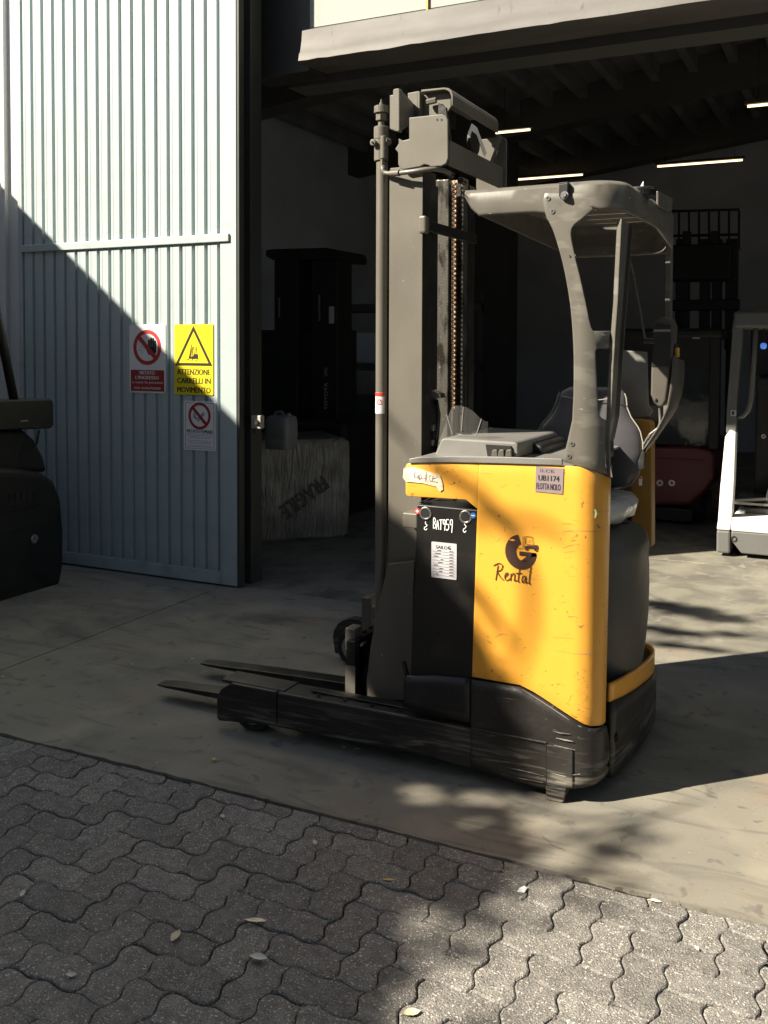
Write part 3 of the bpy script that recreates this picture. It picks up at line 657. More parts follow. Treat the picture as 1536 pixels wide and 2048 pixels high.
for z, hx, hy, dy in ((.282, .17, .22, 0), (.29, .205, .26, 0), (.34, .222, .285, 0), (.42, .232, .292, 0), (.52, .240, .298, 0), (.65, .243, .30, 0), (.72, .241, .30, 0), (.76, .238, .297, .0), (.80, .240, .30, 0), (.835, .236, .295, 0), (.865, .215, .27, .01), (.885, .17, .22, .02), (.892, .10, .14, .03)):
    fr.append(sring(-.967, 3.80+dy, hx+.008, hy, z))
MB().loft(fr).build('drive_cover', M['plasticgrey'], rt_, smooth='all')
# far inner orange side panel behind the seat, its shade put into the colour
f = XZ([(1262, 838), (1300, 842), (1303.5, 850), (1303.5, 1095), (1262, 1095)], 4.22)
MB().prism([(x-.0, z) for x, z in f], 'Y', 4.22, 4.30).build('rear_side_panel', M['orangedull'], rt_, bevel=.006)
# --- battery
bf = XZ([(834.5, 1009), (956, 1020), (943, 1440), (818, 1412)], 3.272)
bat = MB().prism(bf, 'Y', 3.272, 4.24).build('battery', M['battery'], rt_, bevel=.004)
for c_ in ((851, 1027), (931, 1034)):
    p = at(*c_, 'Y', 3.27); mb = MB(); mb.ring((p.x, 3.268, p.z), 'Y', .0175, .0245, .005, 28)
    mb.build('lifting_eye', M['steel'], bat, bevel=.0015)
    MB().cyl((p.x, 3.2695, p.z), (p.x, 3.2719, p.z), .0172, n=24).build('eye_hole', M['ink'], bat)
def sticker(cxpx, czpx, r, m, s):
    p = at(cxpx, czpx, 'Y', 3.27); o = MB().cyl((p.x, 3.2685, p.z), (p.x, 3.2715, p.z), r, n=20).build('polarity_sticker', m, bat)
    mb = MB(); mb.box(p.x-.007, p.x+.007, 3.2675, 3.2684, p.z-.0015, p.z+.0015)
    if s == '+': mb.box(p.x-.0015, p.x+.0015, 3.2670, 3.2674, p.z-.007, p.z+.007)
    mb.build('polarity_mark', M['white'], o)
sticker(835, 1022, .0115, M['redst'], '+'); sticker(946.5, 1031, .0105, M['blue'], '-')
Yw = 3.2695
def wr(lines, x0px, y0px, x1px, y1px, wd, m, nm, par, Y=Yw):
    p, q = at(x0px, y1px, 'Y', Y), at(x1px, y0px, 'Y', Y)
    mb = strokes(MB(), [smooth2(l) for l in lines], (p.x, Y, p.z), (q.x-p.x, 0, 0), (0, 0, q.z-p.z), wd); return mb.build(nm, m, par)
B_ = [[(.02, .1), (.03, .95), (.11, .9), (.12, .7), (.04, .55), (.13, .45), (.13, .2), (.02, .1)], [(.17, .05), (.23, .8), (.29, .05)], [(.19, .35), (.28, .35)], [(.32, .85), (.47, .9)], [(.395, .88), (.39, .05)],
      [(.60, .6), (.52, .55), (.52, .85), (.60, .9), (.61, .6), (.59, .02)], [(.78, .95), (.68, .92), (.67, .55), (.77, .55), (.79, .25), (.72, .05), (.66, .12)], [(.96, .6), (.87, .55), (.87, .9), (.96, .95), (.97, .6), (.94, -.1)]]
wr(B_, 866, 1039, 906, 1059, .0034, M['white'], 'handwriting', bat)
for x in (851, 929): wr([[(.5, 1), (.5, .75), (.75, .6), (.6, .4), (.35, .3), (.3, .1), (.55, 0), (.75, .15)]], x-6, 1044, x+6, 1059 if x < 900 else 1064, .003, M['white'], 'hook_symbol', bat)
p, q = at(863, 1083, 'Y', Yw), at(913, 1160, 'Y', Yw); x0, x1, z0, z1 = p.x, q.x, q.z, p.z; W, H = x1-x0, z1-z0
lb = MB().prism(rrect(x0, x1, z0, z1, .003), 'Y', Yw-.0005, Yw+.002).build('data_label', M['label'], bat)
textY('SAILO', M['ink'], lb, x0+.18*W, x0+.64*W, z0+.82*H, z0+.91*H, Yw-.001, .01)
textY('G', M['ink'], lb, x0+.66*W, x0+.78*W, z0+.82*H, z0+.92*H, Yw-.001, .03)
mb = MB(); rf = random.Random(9)
for k in range(9):
    zz = z0+H*(.74-.083*k); mb.box(x0+.06*W, x1-.06*W, Yw-.0011, Yw-.0006, zz-.0004, zz+.0004)
    xa = rf.uniform(.1, .4); mb.box(x0+xa*W, x0+(xa+rf.uniform(.1, .25))*W, Yw-.0013, Yw-.0007, zz+.003, zz+.0055)
    mb.box(x0+.72*W, x0+.88*W, Yw-.0013, Yw-.0007, zz+.003, zz+.0055)
mb.build('fine_print', M['ink'], lb)
# cable over the battery
MB().tube([at(850, 1006, 'Y', 3.36), at(880, 1000, 'Y', 3.4), at(905, 1002, 'Y', 3.42), at(912, 998, 'Y', 3.45)], .006).build('battery_cable', M['steel_dark'], rt_)
MB().tube([at(838, 1006, 'Y', 3.34), at(870, 992, 'Y', 3.5)], .0025).build('battery_strap', M['steel'], rt_)
# dark bay above the battery
MB().box(-1.50, -1.22, 3.50, 4.25, 1.0, 1.15).build('battery_bay', M['black'], rt_)
# --- top tray and console
tr = [(821, 917, 820, 925.5), (838, 914, 838, 925), (900, 912, 900, 924), (1000, 913, 1000, 926), (1126, 917, 1126, 930)]
MB().grid(sheet(densify(tr, 12), [(-1.75, 3.266), (-.70, 3.266)], 2)).build('tray_rim', M['console'], rt_, solid=-.012, bevel=.002)
tz = at(900, 913, 'Y', 3.266).z
MB().box(-1.475, -.88, 3.275, 4.24, tz-.022, tz-.012).build('top_tray', M['console'], rt_, bevel=.003)
cf = XZ([(866, 917), (882, 879), (888, 876), (975, 881), (1030, 884), (1036, 889), (1036, 917)], 3.42)
MB().prism(cf, 'Y', 3.42, 3.95).build('console', M['console'], rt_, bevel=.008, seg=3)
MB().prism(XZ([(976, 914), (972, 889), (1022, 892), (1027, 914)], 3.415), 'Y', 3.41, 3.4195).build('console_recess', M['ink'], rt_)
for i, x in enumerate((983, 996, 1011)):
    MB().prism(XZ([(x, 914), (x+1, 903), (x+4, 899), (x+12, 899), (x+13, 914)], 3.40), 'Y', 3.395, 3.409).build('control_lever', M['plasticgrey'], rt_, bevel=.003)
MB().prism(XZ([(1036, 914), (1036, 886), (1060, 884), (1085, 892), (1085, 914)], 3.6), 'Y', 3.6, 3.95).build('armrest_box', M['black'], rt_, bevel=.01)
p = at(945, 876, 'Y', 3.6); MB().cyl((p.x, p.y, p.z-.01), (p.x, p.y, p.z+.008), .022).build('emergency_button', M['redst'], rt_, bevel=.005)
p = at(928, 872, 'Y', 3.62); MB().cyl((p.x, p.y, p.z-.03), (p.x, p.y, p.z+.012), .035, n=24).build('steering_knob', M['black'], rt_, bevel=.006)
# windscreen: a bent clear sheet
PWS = [(-1.50, 3.535), (-1.475, 3.505), (-1.44, 3.478), (-1.38, 3.466), (-1.30, 3.478), (-1.25, 3.50)]
wc_ = [(905, 813, 877, 884), (912, 811, 888, 884), (922, 812, 905, 884), (934, 815, 922, 884), (947, 823, 938, 885), (959, 835, 955, 887), (970, 842, 968, 888), (976, 844, 975, 889)]
ws = MB().grid(sheet(densify(wc_, 4), PWS, 8)).build('windscreen', M['screen'], rt_, smooth='all')
for a_, b_, c_, d_ in ((927, 814, 923, 862), (963, 838, 952, 872), (893, 828, 905, 868)):
    MB().tube([onpath(a_+(c_-a_)*k/4, b_+(d_-b_)*k/4, PWS) for k in range(5)], .0022, 5).build('screen_fold', M['console'], ws)
MB().tube([onpath(905+(877-905)*k/6, 813+(884-813)*k/6, PWS) for k in range(7)], .0016, 5).build('screen_edge', M['steel'], ws)
# --- driver seat (driver sits sideways, back to the camera)
def lerp(tab, z):
    for (z0, *a), (z1, *b) in zip(tab, tab[1:]):
        if z0 <= z <= z1:
            t = (z-z0)/(z1-z0); t = t*t*(3-2*t) if 0 else t
            return [u+(v-u)*t for u, v in zip(a, b)]
    return list(tab[-1][1:])
ST = [(.995, -.99, .10, .035), (1.01, -.99, .15, .06), (1.06, -1.0, .192, .075), (1.14, -1.012, .222, .078), (1.20, -1.02, .226, .072), (1.25, -1.022, .215, .066), (1.30, -1.02, .175, .06), (1.34, -1.018, .155, .056), (1.38, -1.016, .148, .05), (1.405, -1.015, .138, .04), (1.42, -1.015, .11, .02)]
rings = []; z = .995
while z < 1.42:
    cx, hx, hy = lerp(ST, z); rings.append(sring(cx, 4.10+(z-1)*.10, hx, hy, z, 36, 3)); z += .012
cx, hx, hy = ST[-1][1:]; rings.append(sring(cx, 4.142, hx, hy, 1.42, 36, 3)); rings.append(sring(cx, 4.142, hx*.8, hy*.4, 1.425, 36, 3))
sb = MB().loft(rings).build('seat_backrest', M['vinyl'], rt_, smooth='all')
pip = [[], []]
for z_ in [1.0+.02*i for i in range(21)]:
    cx, hx, hy = lerp(ST, z_)
    for s_ in (0, 1): pip[s_].append((cx+(1 if s_ else -1)*(hx+.001), 4.10+(z_-1)*.10-.028, z_))
for s_ in (0, 1): MB().tube(pip[s_], .0028, 6).build('seam_piping', M['piping'], sb)
MB().tube([(-1.14, 4.07, 1.385), (-1.06, 4.068, 1.372), (-.97, 4.068, 1.372), (-.89, 4.07, 1.385)], .002, 6).build('seam_piping', M['piping'], sb)
# seat cushion wrapped in film
rings = []
rc = random.Random(12)
for z_, hx, hy in ((.90, .15, .17), (.915, .20, .22), (.94, .215, .24), (.97, .22, .245), (.99, .205, .23), (1.0, .14, .17)):
    rings.append([(x+rc.gauss(0, .004), y+rc.gauss(0, .004), z__+rc.gauss(0, .003)) for x, y, z__ in sring(-1.0, 3.86, hx, hy, z_, 36, 3.2)])
MB().loft(rings).build('seat_cushion', M['clearwrap'], rt_, smooth='all')
MB().cyl((-.99, 3.86, .88), (-.99, 3.86, .91), .12, n=24).build('seat_suspension', M['black'], rt_)
MB().tube([at(1235, 1040, 'Y', 3.75), at(1238, 1046, 'Y', 3.75), at(1260, 1046, 'Y', 3.75)], .004).build('seat_lever', M['steel_dark'], rt_)
# back plate standing behind the seat
MB().prism(XZ([(1240, 700), (1294, 704), (1297, 810), (1306, 822), (1297, 833), (1262, 836), (1240, 832)], 4.27), 'Y', 4.27, 4.285).build('rear_shield', M['console'], rt_, bevel=.004)
# --- overhead guard
gz0 = at(1000, 430, 'Y', 3.27).z; gz1 = at(1000, 376, 'Y', 3.27).z
PG = [(-1.283, 3.27), (-.83, 3.27)]+arc(-.83, 3.385, .115, -80, 0, 8)+[(-.705, 3.7), (-.700, 4.12)]+arc(-.80, 4.17, .10, 0, 80, 7)+[(-.95, 4.30), (-1.14, 4.29), (-1.175, 4.26)]
out = []; P_ = []
for i, (x, y) in enumerate(PG[:-1]):
    x2, y2 = PG[i+1]; l_ = sqrt((x2-x)**2+(y2-y)**2); n = max(1, int(l_/.03))
    P_ += [(x+(x2-x)*k/n, y+(y2-y)*k/n) for k in range(n)]
P_.append(PG[-1])
def rimz(x, y):
    if y < 3.35 and x < -.8:
        zt = at(CAM_CX+0, 0, 'Y', 3.27).z
        k = (x+1.283)/.48; top = gz1-.003*(1-k); bot = gz0
        if x < -1.235: bot = gz0+(gz1-gz0-.012)*(1-(x+1.283)/.048)*1.0
        elif x > -1.02: bot = gz0-.016*min(1, (x+1.02)/.12)+.022*max(0, (x+.95)/.15)
        return bot, top
    return gz0-.004-.062*max(0, min(1, (y-3.85)/.40)), gz1
rows = [[], [], [], [], []]
for x, y in P_:
    b_, t__ = rimz(x, y)
    inx = 0
    cxg, cyg = -.98, 3.79; d_ = Vector((cxg-x, cyg-y)).normalized()
    prof = [(0.004, b_), (0, b_+.012), (0, (b_+t__)/2), (0, t__-.014), (.012, t__)]
    for r_, (o_, z_) in zip(rows, prof): r_.append((x+d_.x*o_, y+d_.y*o_, z_))
gr = MB().grid(rows).build('guard_rim', M['guard'], rt_, smooth=True)
md = gr.modifiers.new('s', 'SOLIDIFY'); md.thickness = .012; md.offset = 0
# front lip of the guard (left end, slanting back to the far side)
fr_ = [(-1.28, 3.275), (-1.25, 3.7), (-1.19, 4.24)]
MB().grid([[(x, y, (gz0+.004-.06*(y-3.275)/.975) if b_ else gz1-.01) for x, y in [( -1.215+(.055)*k/8, 3.275+.985*k/8) for k in range(9)]] for b_ in (1, 0)]).build('guard_front_lip', M['guard'], rt_, solid=.01)
# roof slats (long strips running along the truck)
for i in range(7):
    y0 = 3.295+i*.142; xa = -1.262+.1*(y0-3.27); 
    MB().loft([[(xa+.02, y0, gz1-.035), (xa+.02, y0+.128, gz1-.035), (xa+.02, y0+.128, gz1-.022), (xa+.02, y0, gz1-.022)],
               [(-.722 if 0 < i < 6 else -.78, y0, gz1-.035), (-.722 if 0 < i < 6 else -.78, y0+.128, gz1-.035), (-.722 if 0 < i < 6 else -.78, y0+.128, gz1-.022), (-.722 if 0 < i < 6 else -.78, y0, gz1-.022)]]).build('roof_slat', M['guard'], gr, bevel=.002)
# near pillar plate (sweeps down and wraps the corner)
PP = [(-1.4, 3.266), (-.85, 3.266)]+arc(-.85, 3.356, .09, -85, 0, 10)+[(-.758, 3.42)]
rows1 = [(386, 1090, 1215), (400, 1086, 1205), (420, 1089, 1188), (437, 1094, 1166), (443, 1098, 1158), (449, 1101, 1150), (457, 1105, 1144.5), (468, 1109, 1142.5), (480, 1113, 1144), (500, 1119, 1148), (525, 1125.5, 1153.5), (550, 1131, 1160), (580, 1136.5, 1166.5), (610, 1141, 1173), (640, 1144, 1178.5), (655, 1145, 1182.5), (662, 1145.6, 1186)]
rows2 = [(662, 1145.6), (697, 1147.5)]
rows3 = [(697, 1147.5, 1194), (703, 1147.6, 1190.5), (720, 1148, 1191), (750, 1148, 1192.5), (790, 1147.5, 1194.5), (820, 1146, 1196), (830, 1145.5, 1198), (836, 1145.2, 1202), (840, 1145, 1211)]
pm = MB()
def hrow(y, a, b, n=14, y2=None): return [tuple(onpath(a+(b-a)*i/n, y if y2 is None else y+(y2-y)*i/n, PP)) for i in range(n+1)]
pm.grid([hrow(y, a, b) for y, a, b in rows1])
pm.grid([hrow(662, 1145.6, 1186), hrow(680, 1146.6, 1190), hrow(697, 1147.5, 1194)])
pm.grid([hrow(662, 1186, 1219), hrow(680, 1190, 1219), hrow(697, 1194, 1219)])
pm.grid([hrow(y, a, b) for y, a, b in rows3])
low = [(840, 1145, 1211, 840), (860, 1140.5, 1210, 862), (880, 1136, 1209, 884), (900, 1131, 1208.5, 910), (912, 1128.5, 1209, 930), (923, 1127, 1216, 950)]
pm.grid([hrow(y, a, b, 14, y2) for y, a, b, y2 in low])
pp = pm.build('guard_pillar', M['guard'], rt_, smooth='all')
bm = bmesh.new(); bm.from_mesh(pp.data); bmesh.ops.remove_doubles(bm, verts=bm.verts, dist=.0006); bm.to_mesh(pp.data); bm.free()
md = pp.modifiers.new('s', 'SOLIDIFY'); md.thickness = .011; md.offset = 0
md = pp.modifiers.new('b', 'BEVEL'); md.width = .002; md.segments = 1; md.limit_method = 'ANGLE'; md.angle_limit = radians(50)
# corner post
rg_ = []
for y, xa, xb in ((438, 1234, 1268), (500, 1231, 1262), (560, 1228, 1258), (600, 1226.5, 1255), (660, 1222, 1250.5), (720, 1218.5, 1246.5), (780, 1215, 1243), (840, 1212, 1239), (865, 1210.5, 1234), (890, 1209.5, 1226), (925, 1211, 1222), (955, 1216.5, 1222.5)):
    A = at(xa, y, 'Y', 3.325); kB = at(xb-9*min(1, max(0, (930-y)/60)), y, 'Y', 3.46); z_ = A.z
    rg_.append([(A.x, 3.325, z_), (A.x+.018, 3.318, z_), (kB.x, 3.46, z_), (kB.x-.02, 3.46, z_)])
MB().loft(rg_).build('corner_post', M['guard'], rt_, bevel=.004)
MB().loft([[(r[2][0]-.018, 3.462, r[0][2]), (r[2][0]-.001, 3.462, r[0][2]), (r[2][0]-.004, 3.535, r[0][2]), (r[2][0]-.02, 3.535, r[0][2])] for r in rg_[:-1]]).build('post_seal', M['black'], rt_)  # black strip standing in for the shaded inner side of the post
MB().loft([[(r[2][0]-.012, 3.536, r[0][2]), (r[2][0]-.003, 3.536, r[0][2]), (r[2][0]-.003, 3.545, r[0][2]), (r[2][0]-.012, 3.545, r[0][2])] for r in rg_[:-2]]).build('post_flange', M['guard'], rt_)
# far posts
MB().box(-.722, -.700, 4.16, 4.22, 1.30, gz0+.004).build('far_post', M['guard'], rt_, bevel=.004)
MB().tube([at(1260, 520, 'Y', 4.25), at(1266, 545, 'Y', 4.25), at(1275, 590, 'Y', 4.25), at(1284, 640, 'Y', 4.25), at(1291, 682, 'Y', 4.25)], .005).build('far_bow', M['guard'], rt_)
MB().tube([at(1288, 682, 'Y', 4.2), at(1312, 682, 'Y', 4.2)], .012).build('cross_tube', M['black'], rt_)
# bolts on guard
for (a_, b_) in ((1097, 397), (1106, 423), (1145, 887), (1139, 912), (1140, 512), (1150.5, 511)):
    p = onpath(a_, b_, PP); r_ = .0085 if b_ > 800 or b_ < 430 else .004
    o = MB().ring((p.x, p.y-.0085, p.z), 'Y', r_*.45, r_, .003, 16).build('bolt', M['steel'] if r_ > .005 else M['guard'], rt_)
    MB().cyl((p.x, p.y-.0075, p.z), (p.x, p.y-.005, p.z), r_*.45, n=10).build('socket', M['ink'], o)
for (a_, b_) in ((1219, 908), (1218, 934), (1259, 396), (1255, 423)):
    X_ = -.742 if b_ > 800 else -.703
    p = at(a_, b_, 'X', X_); p = Vector((X_, max(3.33, min(p.y, 3.44)), p.z))
    if b_ > 800: q = at(a_, b_, 'Y', 3.36); p = Vector((q.x+.006, 3.36, q.z))
    else: q = at(a_, b_, 'Y', 3.40); p = Vector((q.x+.003, 3.40, q.z))
    o = MB().ring(p, 'X', .004, .0095, .003, 16).build('bolt', M['steel'], rt_)
    MB().cyl((p.x+.0005, p.y, p.z), (p.x+.002, p.y, p.z), .004, n=10).build('socket', M['ink'], o)
# clamp on the near rim
p0, p1 = at(1119, 369, 'Y', 3.255), at(1137, 398, 'Y', 3.255)
cl = MB().prism([(p0.x, p0.z), (p1.x, p0.z+.002), (p1.x, p1.z+.012), (p1.x-.008, p1.z), (p0.x+.008, p1.z), (p0.x, p1.z+.012)], 'Y', 3.245, 3.257).build('rim_clamp', M['black'], rt_, bevel=.003)
MB().box(p0.x, p1.x, 3.246, 3.30, p0.z-.002, p0.z+.006).build('clamp_hook', M['black'], cl, bevel=.002)
q = at(1128, 390, 'Y', 3.24); MB().cyl((q.x, 3.236, q.z), (q.x, 3.246, q.z), .0085, n=6).build('nut', M['steel'], cl); MB().cyl((q.x, 3.2445, q.z), (q.x, 3.2455, q.z), .014, n=18).build('washer', M['steel'], cl)
# beacon base
q = at(1282, 378, 'Y', 3.62); bz = gz1-.012
bb = MB().cyl((q.x, 3.62, bz), (q.x, 3.62, bz+.034), .052, .050, n=48).build('beacon_base', M['steel_dark'], rt_, smooth=True, bevel=.003)
for k in range(36):
    a_ = 2*pi*k/36; MB().box(-.0015, .0015, .0495, .0535, .004, .028).xf(Matrix.Translation((q.x, 3.62, bz)) @ Matrix.Rotation(a_, 4, 'Z')).build('knurl', M['steel_dark'], bb)
MB().cyl((q.x+.008, 3.60, bz+.033), (q.x+.012, 3.60, bz+.055), .008, .001, n=8).build('broken_stub', M['paper'], bb)
MB().prism(YZ([(1316, 382), (1345, 397), (1342, 425), (1316, 413)], -.690), 'X', -.697, -.688).build('corner_bracket', M['guard'], rt_, bevel=.003)
# --- side controller arm and guard shell at the rear
PA = XZ([(1306, 655), (1310, 643), (1318, 635), (1330, 632), (1341, 640), (1346, 652), (1344, 690), (1340, 740), (1332, 800), (1326, 812), (1318, 815), (1308, 806), (1301, 790), (1302, 740), (1308, 690)], 4.0)
arm_o = MB().prism(PA, 'Y', 4.0, 4.12).build('armrest', M['plasticgrey'], rt_, bevel=.012, seg=3)
MB().prism([(x, z_) for x, z_ in XZ([(1303, 733), (1308, 690), (1307, 655), (1312, 645), (1341, 650), (1342, 690), (1338, 733)], 3.998)], 'Y', 3.9965, 3.9995).build('armrest_sleeve', M['black'], arm_o)
p = at(1309, 798, 'Y', 3.995); MB().cyl((p.x, 3.992, p.z), (p.x, 4.0, p.z), .007, n=12).build('screw', M['steel'], arm_o)
p = at(1351, 705, 'Y', 4.06); MB().box(p.x-.006, p.x+.012, 4.05, 4.09, p.z-.02, p.z+.02).build('amber_tab', M['amber'], arm_o, bevel=.004)
MB().box(p.x-.016, p.x+.004, 4.05, 4.09, p.z-.015, p.z+.035).build('clip', M['black'], arm_o, bevel=.004)
gc = [((1347, 715), (1369, 722)), ((1346, 740), (1369, 740)), ((1344, 765), (1368, 765)), ((1340, 790), (1364, 790)), ((1336, 815), (1357, 812)), ((1328, 835), (1345, 832)), ((1318, 855), (1328, 857)), ((1305, 875), (1314, 877)), ((1293, 893), (1299, 895)), ((1286, 902), (1289, 904))]
rws = []
for a_, b_ in gc:
    A, B = at(*a_, 'Y', 3.98), at(*b_, 'Y', 4.14); mid = (A+B)/2+Vector((.012, -.035, 0))
    rws.append([tuple(A), tuple((A*.35+mid*.65)), tuple((B*.45+mid*.55)), tuple(B)])
MB().grid(rws).build('side_guard_shell', M['plasticgrey'], rt_, smooth='all', solid=.006)
mb = MB(); mb.tube([at(1319, 816, 'Y', 4.02), at(1320, 845, 'Y', 4.02), at(1316, 856, 'Y', 4.02), at(1300, 868, 'Y', 4.02), at(1287, 890, 'Y', 4.02)], .005)
mb.build('support_rod', M['steel'], rt_)
MB().prism(XZ([(1276, 925), (1285, 900), (1296, 880), (1300, 885), (1290, 905), (1288, 938), (1278, 940)], 3.99), 'Y', 3.985, 4.01).build('arm_hinge', M['steel_dark'], rt_, bevel=.003)
p = at(1281, 962, 'Y', 4.01); o = MB().box(p.x-.006, p.x+.006, 4.005, 4.012, p.z-.018, p.z+.018).build('small_label', M['white'], rt_)
MB().box(p.x-.006, p.x+.006, 4.0038, 4.0048, p.z+.010, p.z+.018).build('label_band', M['redst'], o)

# --- writing on the body
Yo = 3.2595
p, q = at(1071.5, 933, 'Y', Yo), at(1127, 988.5, 'Y', Yo); x0, x1, z0, z1 = p.x, q.x, q.z, p.z; W, H = x1-x0, z1-z0
il = MB().prism([(x0+.01*W, z1), (x1, z1-.01*H), (x1-.035*W, z0), (x0-.015*W, z0+.03*H)], 'Y', Yo-.0006, Yo+.0022).build('inventory_label', M['purplelabel'], rt_)
yt = Yo-.0012
textY('LCE', M['ink'], il, x0+.24*W, x0+.66*W, z0+.80*H, z0+.91*H, yt)
mb = MB(); strokes(mb, [[(0, 0), (.05, 1)], [(.95, .0), (1.02, .1)]], (x0+.17*W, yt, z0+.8*H), (.5*W, 0, 0), (0, 0, .11*H), .0015); mb.build('lettering', M['ink'], il)
textY('UB1174', M['ink'], il, x0+.10*W, x0+.86*W, z0+.47*H, z0+.68*H, yt, .012)
textY('FLOTTA NOLO', M['ink'], il, x0+.03*W, x0+.90*W, z0+.13*H, z0+.37*H, yt, .006)
# G logo: ring sector with a bar, truck above, brush script below
c_ = at(1041, 1104, 'Y', Yo); cx, cz = c_.x, c_.z; R = .0625
mb = MB()
n = 26; a0, a1 = 100, 360
r_o = [(cx+R*cos(radians(a0+(a1-a0)*i/n))*.92, cz+R*sin(radians(a0+(a1-a0)*i/n))) for i in range(n+1)]
r_i = [(cx+.012+R*.47*cos(radians(a0+12+(a1-a0-12)*i/n)), cz+R*.50*sin(radians(a0+12+(a1-a0-12)*i/n))) for i in range(n+1)]
mb.loft([[(a_, Yo, b_) for a_, b_ in r_o], [(a_, Yo, b_) for a_, b_ in r_i]], caps=False, closed=False)
mb.add(V3([(cx-.004, cz+.002), (cx+.0575, cz+.002), (cx+.0575, cz-.0125), (cx+.020, cz-.0125), (cx-.004, cz-.0125)], Yo), [(0, 1, 2, 3, 4)])
mb.add(V3([(cx+.024, cz-.0127), (cx+.0445, cz-.0127), (cx+.018, cz-.034), (cx+.002, cz-.031)], Yo), [(0, 1, 2, 3)])
mb.build('logo_letter', M['brownink'], rt_)
cut = MB().prism([(cx-.044, cz+.040), (cx-.028, cz+.044), (cx-.019, cz+.040), (cx-.03, cz+.036)], 'Y', Yo-.0012, Yo-.0006); cut.build('logo_highlight', M['orange'], rt_)
mb = MB(); Oi = (cx+.006, Yo-.0006, cz+.012)
strokes(mb, [[(-.28, .02), (.05, .02), (.05, .9)], [(.1, .1), (.14, .9)], [(.22, .9), (.22, .35)], [(.22, .92), (.62, .92), (.68, .35)], [(.3, .1), (.9, .12)], [(.3, .35), (.95, .35)], [(.4, .5), (.5, .7)]], Oi, (.060, 0, 0), (0, 0, .050), .0020)
mb.add(V3([(Oi[0]+.012, Oi[2]+.004), (Oi[0]+.058, Oi[2]+.004), (Oi[0]+.058, Oi[2]+.017), (Oi[0]+.03, Oi[2]+.015), (Oi[0]+.012, Oi[2]+.012)], Yo-.0006), [(0, 1, 2, 3, 4)])
for xx in (.016, .05): mb.ring((Oi[0]+xx, Yo-.0012, Oi[2]+.003), 'Y', .003, .0068, .0006, 14)
mb.build('logo_truck', M['brownink'], rt_)
RN = [[(.06, .02), (.12, .85)], [(.0, .82), (.14, .98), (.24, .88), (.2, .62), (.08, .5)], [(.1, .5), (.17, .25), (.27, .06)], [(.31, .25), (.39, .42), (.36, .5), (.31, .38), (.31, .16), (.37, .06), (.44, .2)],
      [(.47, .48), (.46, .08)], [(.46, .3), (.53, .5), (.57, .42), (.56, .1), (.62, .14)], [(.70, .8), (.66, .12), (.70, .05)], [(.60, .52), (.76, .56)], [(.86, .42), (.79, .4), (.76, .15), (.80, .05), (.87, .38), (.86, .05), (.91, .1)], [(1.0, 1.0), (.95, .1), (.99, .03)]]
wr(RN, 987, 1133, 1062, 1160, .0036, M['brownink'], 'script_lettering', rt_, Yo)
# masking tape with pen marks
tp = XZ([(812, 934), (830, 937), (858, 943), (884, 962), (887, 981), (879, 984), (872, 973), (842, 967), (812, 962)], Yo)
tp = XZ([(808, 936), (822, 934), (850, 941), (880, 951), (885, 966), (886, 979), (880, 983), (873, 973), (845, 966), (812, 963), (806, 955)], Yo)
to = MB().prism(tp, 'Y', Yo-.0018, Yo+.0022).build('masking_tape', M['tape'], rt_)
wr([[(.0, .7), (.12, .9), (.16, .75), (.04, .6)], [(.05, .8), (.08, .35)], [(.16, .6), (.24, .7), (.18, .5), (.26, .48)], [(.28, .75), (.26, .4), (.36, .6), (.3, .75)], [(.05, .55), (.5, .52)], [(.52, .95), (.5, .3)], [(.56, .8), (.55, .4), (.62, .38)], [(.72, .75), (.64, .6), (.7, .36), (.78, .4)], [(.8, .7), (.78, .35), (.9, .4)], [(.8, .55), (.9, .58)], [(.9, .3), (1, .35)]], 826, 943, 876, 972, .0016, M['brownink'], 'pen_marks', to, Yo-.0024)

# scuffs and chips on the painted side, following the panel
def mark(name, pts, wpx, m, path=PB, push=.0008):
    P = [onpath(a, b, path) for a, b in pts]; rows = []
    for i, p in enumerate(P):
        d = P[min(i+1, len(P)-1)]-P[max(i-1, 0)]; n_ = (CP-p).normalized(); s_ = d.cross(n_).normalized()*wpx*.0018*(.35 if i in (0, len(P)-1) else 1)
        q = p+n_*push; rows.append([q+s_, q-s_])
    return MB().grid(rows), rows
M['scuff'] = mat('scuffed_paint', (.30, .17, .05), .7); M['teal'] = mat('teal_smear', (.22, .34, .20), .6)
sm = MB(); rs = random.Random(31)
lines = [[(1124, 1064), (1140, 1062), (1153, 1065)], [(1126, 1096), (1140, 1091), (1158, 1088), (1156, 1096)], [(1122, 1046), (1150, 1050)], [(990, 1275), (1002, 1268), (1016, 1270)], [(1105, 1274), (1148, 1277)], [(1145, 1213), (1147, 1222)], [(1128, 1105), (1150, 1102)], [(1136, 1152), (1150, 1153)], [(1018, 1042), (1019, 1047)], [(1146, 1040), (1160, 1044)], [(1148, 978), (1165, 985)], [(1060, 1290), (1075, 1300)], [(1000, 975), (1014, 969)]]
for k in range(26): x = rs.uniform(1148, 1172); y = 1352+k*3.8; lines.append([(x, y), (x+rs.uniform(2, 9), y+rs.uniform(-2, 2))])
for k in range(22): x = rs.uniform(1120, 1182); y = rs.uniform(975, 1350); lines.append([(x, y), (x+rs.uniform(2, 10), y+rs.uniform(-2, 2))])
for ln in lines: sm.grid(mark('', ln, .55, None)[1])
sc_ = sm.build('scuff_marks', M['scuff'], rt_); sc_['kind'] = 'stuff'
mark('', [(1190, 1018), (1191, 1026), (1190, 1036)], 3.2, None)[0].build('paint_smear', M['teal'], rt_)
mark('', [(1174, 1304), (1179, 1311)], 2.2, None)[0].build('paint_chip', M['tape'], rt_)
